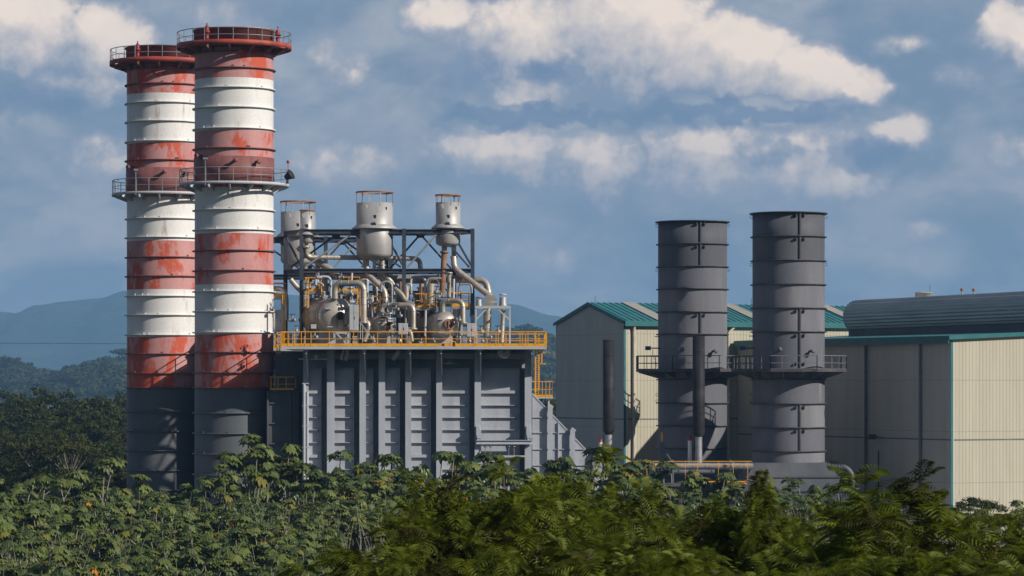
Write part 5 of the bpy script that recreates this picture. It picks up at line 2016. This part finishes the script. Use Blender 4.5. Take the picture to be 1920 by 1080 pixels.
# wooded hills: one mass of far crowns, plus the trees that stand out on the skyline
hobj = bpy.data.objects['hills']
hm = hobj.data
hv = [v.co.copy() for v in hm.vertices]
wv = 241
hr = random.Random(8)
lv = MB()
for i in range(7500):
    r_ = hr.randrange(4, 25)
    ci = hr.randrange(0, 240)
    fa, fb = hr.random(), hr.random()
    if r_ >= 24:
        fb = 0
    a_ = hv[r_ * wv + ci].lerp(hv[r_ * wv + ci + 1], fa)
    if r_ < 24:
        b_ = hv[(r_ + 1) * wv + ci].lerp(hv[(r_ + 1) * wv + ci + 1], fa)
        a_ = a_.lerp(b_, fb)
    px = 960 + a_.x / a_.y * F
    if 262 < px < 930 or px > 1060 or px < -20:
        continue
    if mn.noise(Vector((a_.x * .013, a_.y * .013, 3))) < -.22:
        continue
    cr = hr.uniform(3.0, 7.6)
    c = a_ + UP * cr * .6
    for j in range(46):
        d = Vector((hr.gauss(0, 1), hr.gauss(0, 1), abs(hr.gauss(0, .8)) - .2)).normalized()
        p = c + Vector((d.x * cr, d.y * cr, d.z * cr * .75)) * hr.uniform(.7, 1.02)
        nrm = (d + Vector((hr.uniform(-.6, .6), hr.uniform(-.6, .6), hr.uniform(-.1, .6)))).normalized()
        e1 = nrm.orthogonal().normalized()
        e2 = nrm.cross(e1)
        s_ = cr * hr.uniform(.16, .3)
        lv.add([p - e1 * s_, p - e2 * s_ * .7, p + e1 * s_, p + e2 * s_ * .7], [(0, 1, 2, 3)], 0 if hr.random() < .75 else 1)
tag(lv.build('hillside_wood', [M['far'], M['crown2']]), 'hazy green wood covering the far hills', 'wood', kind='stuff')


def sky_tree(label, px, top, bot, D, cr_px, name='hilltop_tree', flat=.5, nl=1500, seed=200, thin=False):
    k_ = D / F
    h = (bot - top) * k_
    t = crown_tree(seed, h, cr_px * k_, flat, 24 if not thin else 18, nl, .8 if not thin else .55, [M['far'], M['crown']], name, .35)
    t['label'] = label
    t['category'] = 'tree'
    t.location = (XP(px, D), D, ZP(bot, D))
    return t


sky_tree('big dark round tree on the hill skyline at the picture edge', 22, 668, 716, 2150, 38, seed=201, nl=2600, flat=.55)
sky_tree('lone thin umbrella shaped tree on the hill skyline', 212, 674, 706, 2250, 11, seed=202, nl=420, flat=.35, thin=True)
sky_tree('dark spreading tree on the hilltop touching the farther chimney', 228, 654, 694, 2240, 20, seed=203, nl=1300, flat=.4)
sky_tree('dark wide tree just showing above the yellow deck rail at the right', 985, 615, 655, 2150, 26, seed=204, nl=2400, flat=.5)
t = thing('palm_tree', 'small palm on the hill skyline between the lone tree and the chimney', 'palm', (XP(176, 2240), 2240, ZP(707, 2240)))
w = MB()
kk = 2240 / F
w.tube([t.location, t.location + UP * 12 * kk], .3, 6)
w.build('trunk', M['bark'], t)
w = MB()
pr = random.Random(2)
for i in range(16):
    an = i * .8
    d = Vector((math.cos(an), math.sin(an), pr.uniform(.1, 1.0))).normalized()
    c = t.location + UP * 12 * kk
    e1 = c + d * 9 * kk
    e2 = e1 + Vector((d.x, d.y, -.5)) * 5 * kk
    sd = d.cross(UP).normalized() * .8
    w.add([c - sd * .3, c + sd * .3, e1 + sd, e1 - sd, e2], [(0, 1, 2, 3), (3, 2, 4)])
w.build('crown', M['far'], t)


# ------------------------------------------------------------------ feathery trees close to the camera
def frond(w, p, d, ln, r_, mi):
    """twice pinnate leaf: an arching midrib carrying pairs of feathery side leaflets"""
    d = Vector(d).normalized()
    n = 10
    sd = d.cross(UP)
    if sd.length < .1:
        sd = Vector((1, 0, 0))
    sd.normalize()
    roll = r_.uniform(-.5, .5)
    prev = p
    droop = r_.uniform(.5, 1.1)
    for i in range(n):
        t = (i + 1) / n
        q = p + d * (ln * t) - UP * (droop * ln * t * t * .75)
        ax = (q - prev).normalized()
        upn = sd.cross(ax)
        pl = ln * .40 * math.sin(math.pi * (.12 + .83 * t)) + .02
        for sg in (-1, 1):
            o = (sd * sg * math.cos(roll) + upn * (.15 + sg * math.sin(roll)) + ax * .55).normalized()
            e = q + o * pl - UP * (pl * .30)
            wd = ax * (.006 + .012 * ln)
            m_ = q.lerp(e, .55) + UP * pl * .05
            w.add([q, m_ - wd, e, m_ + wd], [(0, 1, 2, 3)], mi)
        prev = q


def feather_tree(seed, h, cr, flat, nspray, name='feathery_leaved_tree', ln=(.26, .50)):
    r_ = random.Random(seed)
    t = thing(name, '', 'tree', (0, 0, 0))
    tr, lv = MB(), MB()
    fork = Vector((0, 0, h - cr * flat * 1.5))
    tr.tube([(0, 0, -.5), fork * .5 + Vector((.1, 0, 0)), fork], .13, 8, 0, True, .09)
    for i in range(nspray):
        a_ = r_.uniform(0, 6.283)
        q = math.sqrt(r_.random())
        top = math.sqrt(max(0, 1 - q * q))
        shell = r_.random() ** .5
        lump = .82 + .22 * math.sin(3 * a_ + seed) * q + .12 * math.sin(7 * a_ + 2 * seed)
        p = Vector((math.cos(a_) * q * cr * lump, math.sin(a_) * q * cr * lump, h - cr * flat + cr * flat * top * (shell * 1.1 - .1) - (1 - shell) * .35 * cr * flat))
        if shell > .8 and r_.random() < .22:
            p.z += r_.uniform(.05, .28)
        if i % 4 == 0:
            md = fork.lerp(p, .5) + Vector((0, 0, -.12 * cr))
            tr.tube(fillet([fork, md, p], cr * .5, 3), .035, 5, 0, False, .008)
        hv_ = Vector((math.cos(a_) * q, math.sin(a_) * q, .35 + .8 * top)).normalized()
        mi = 0 if (shell > .45 and r_.random() < .85) else 1  # inner sprays take the shade-tinted leaf, outer ones only now and then
        for j in range(r_.randrange(7, 12)):
            d = (hv_ + Vector((r_.gauss(0, .7), r_.gauss(0, .7), r_.gauss(0, .35)))).normalized()
            frond(lv, p, d, r_.uniform(*ln), r_, mi)
    tr.build('trunk', M['bark'], t)
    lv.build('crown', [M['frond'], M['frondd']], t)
    return t


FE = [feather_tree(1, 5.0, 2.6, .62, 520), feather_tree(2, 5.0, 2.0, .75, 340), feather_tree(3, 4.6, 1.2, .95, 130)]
FH = (5.15, 5.15, 4.8)
for (kd, px, top, D, sx, lb) in ((0, 960, 872, 38, 1.05, 'largest feathery leaved tree close by, before the boiler right half'),
                                 (1, 1120, 866, 41, 1.0, 'feathery leaved tree close by, below the sloping duct'),
                                 (0, 1370, 925, 36, .9, 'feathery leaved tree close by, below the dark stacks'),
                                 (2, 1425, 880, 35, .7, 'narrow feathery treetop poking up before the flared stack hood'),
                                 (2, 1695, 862, 33, 1.15, 'feathery treetop rising highest before the shaded hall wall'),
                                 (1, 1560, 968, 33, .95, 'feathery leaved tree close by, between the stack hood and the hall corner'),
                                 (1, 1890, 985, 31, .95, 'feathery leaved tree close by, at the sunlit hall wall'),
                                 (2, 830, 880, 37, .8, 'feathery treetop reaching toward the boiler middle columns'),
                                 (1, 720, 990, 32, .8, 'low feathery leaved tree close by, nearest the shrub field'),
                                 (0, 1180, 985, 30, .9, 'low feathery leaved tree in front of the largest one'),
                                 (1, 1500, 1020, 28, .8, 'lowest feathery leaved tree in the near foreground'),
                                 (0, 1730, 1010, 29, .8, 'low feathery leaved tree before the hall corner'),
                                 (2, 1905, 945, 34, .9, 'feathery treetop at the picture edge before the sunlit wall')):
    x = XP(px, D)
    hh = ZP(top + 24, D) - gz(x, D)
    s = hh / FH[kd]
    o = put(FE[kd], x, D, sx, lb, 'feathery trees close to the viewer', sz=s)

# overhead wire far behind and its poles outside the frame are left out; the wire itself
w = MB()
pts = []
for i in range(25):
    px = -80 + 420 * i / 24
    pts.append(P(px, 643 + 2 * (i / 24), 900))
w.tube(pts, .06, 4, 0, False)
tag(w.build('overhead_wire', M['black'], loc=P(130, 644, 900)), 'thin dark overhead wire before the blue mountains', 'wire')

# ------------------------------------------------------------------ air
hz_ = MB()
hz_.box(-9000, 9000, -300, 8200, -8, 268)
ho = hz_.build('haze', [bpy.data.materials.new('air')])
am = ho.data.materials[0]
am.use_nodes = True
nt = am.node_tree
nt.nodes.clear()
pvn = nd(nt, 'ShaderNodeVolumePrincipled')
pvn.inputs['Density'].default_value = .00014
pvn.inputs['Color'].default_value = (.32, .62, 1.0, 1)
pvn.inputs['Anisotropy'].default_value = 0
out = nd(nt, 'ShaderNodeOutputMaterial')
nt.links.new(pvn.outputs[0], out.inputs['Volume'])
tag(ho, 'thin blue air between the viewer and the mountains', 'haze', kind='stuff')
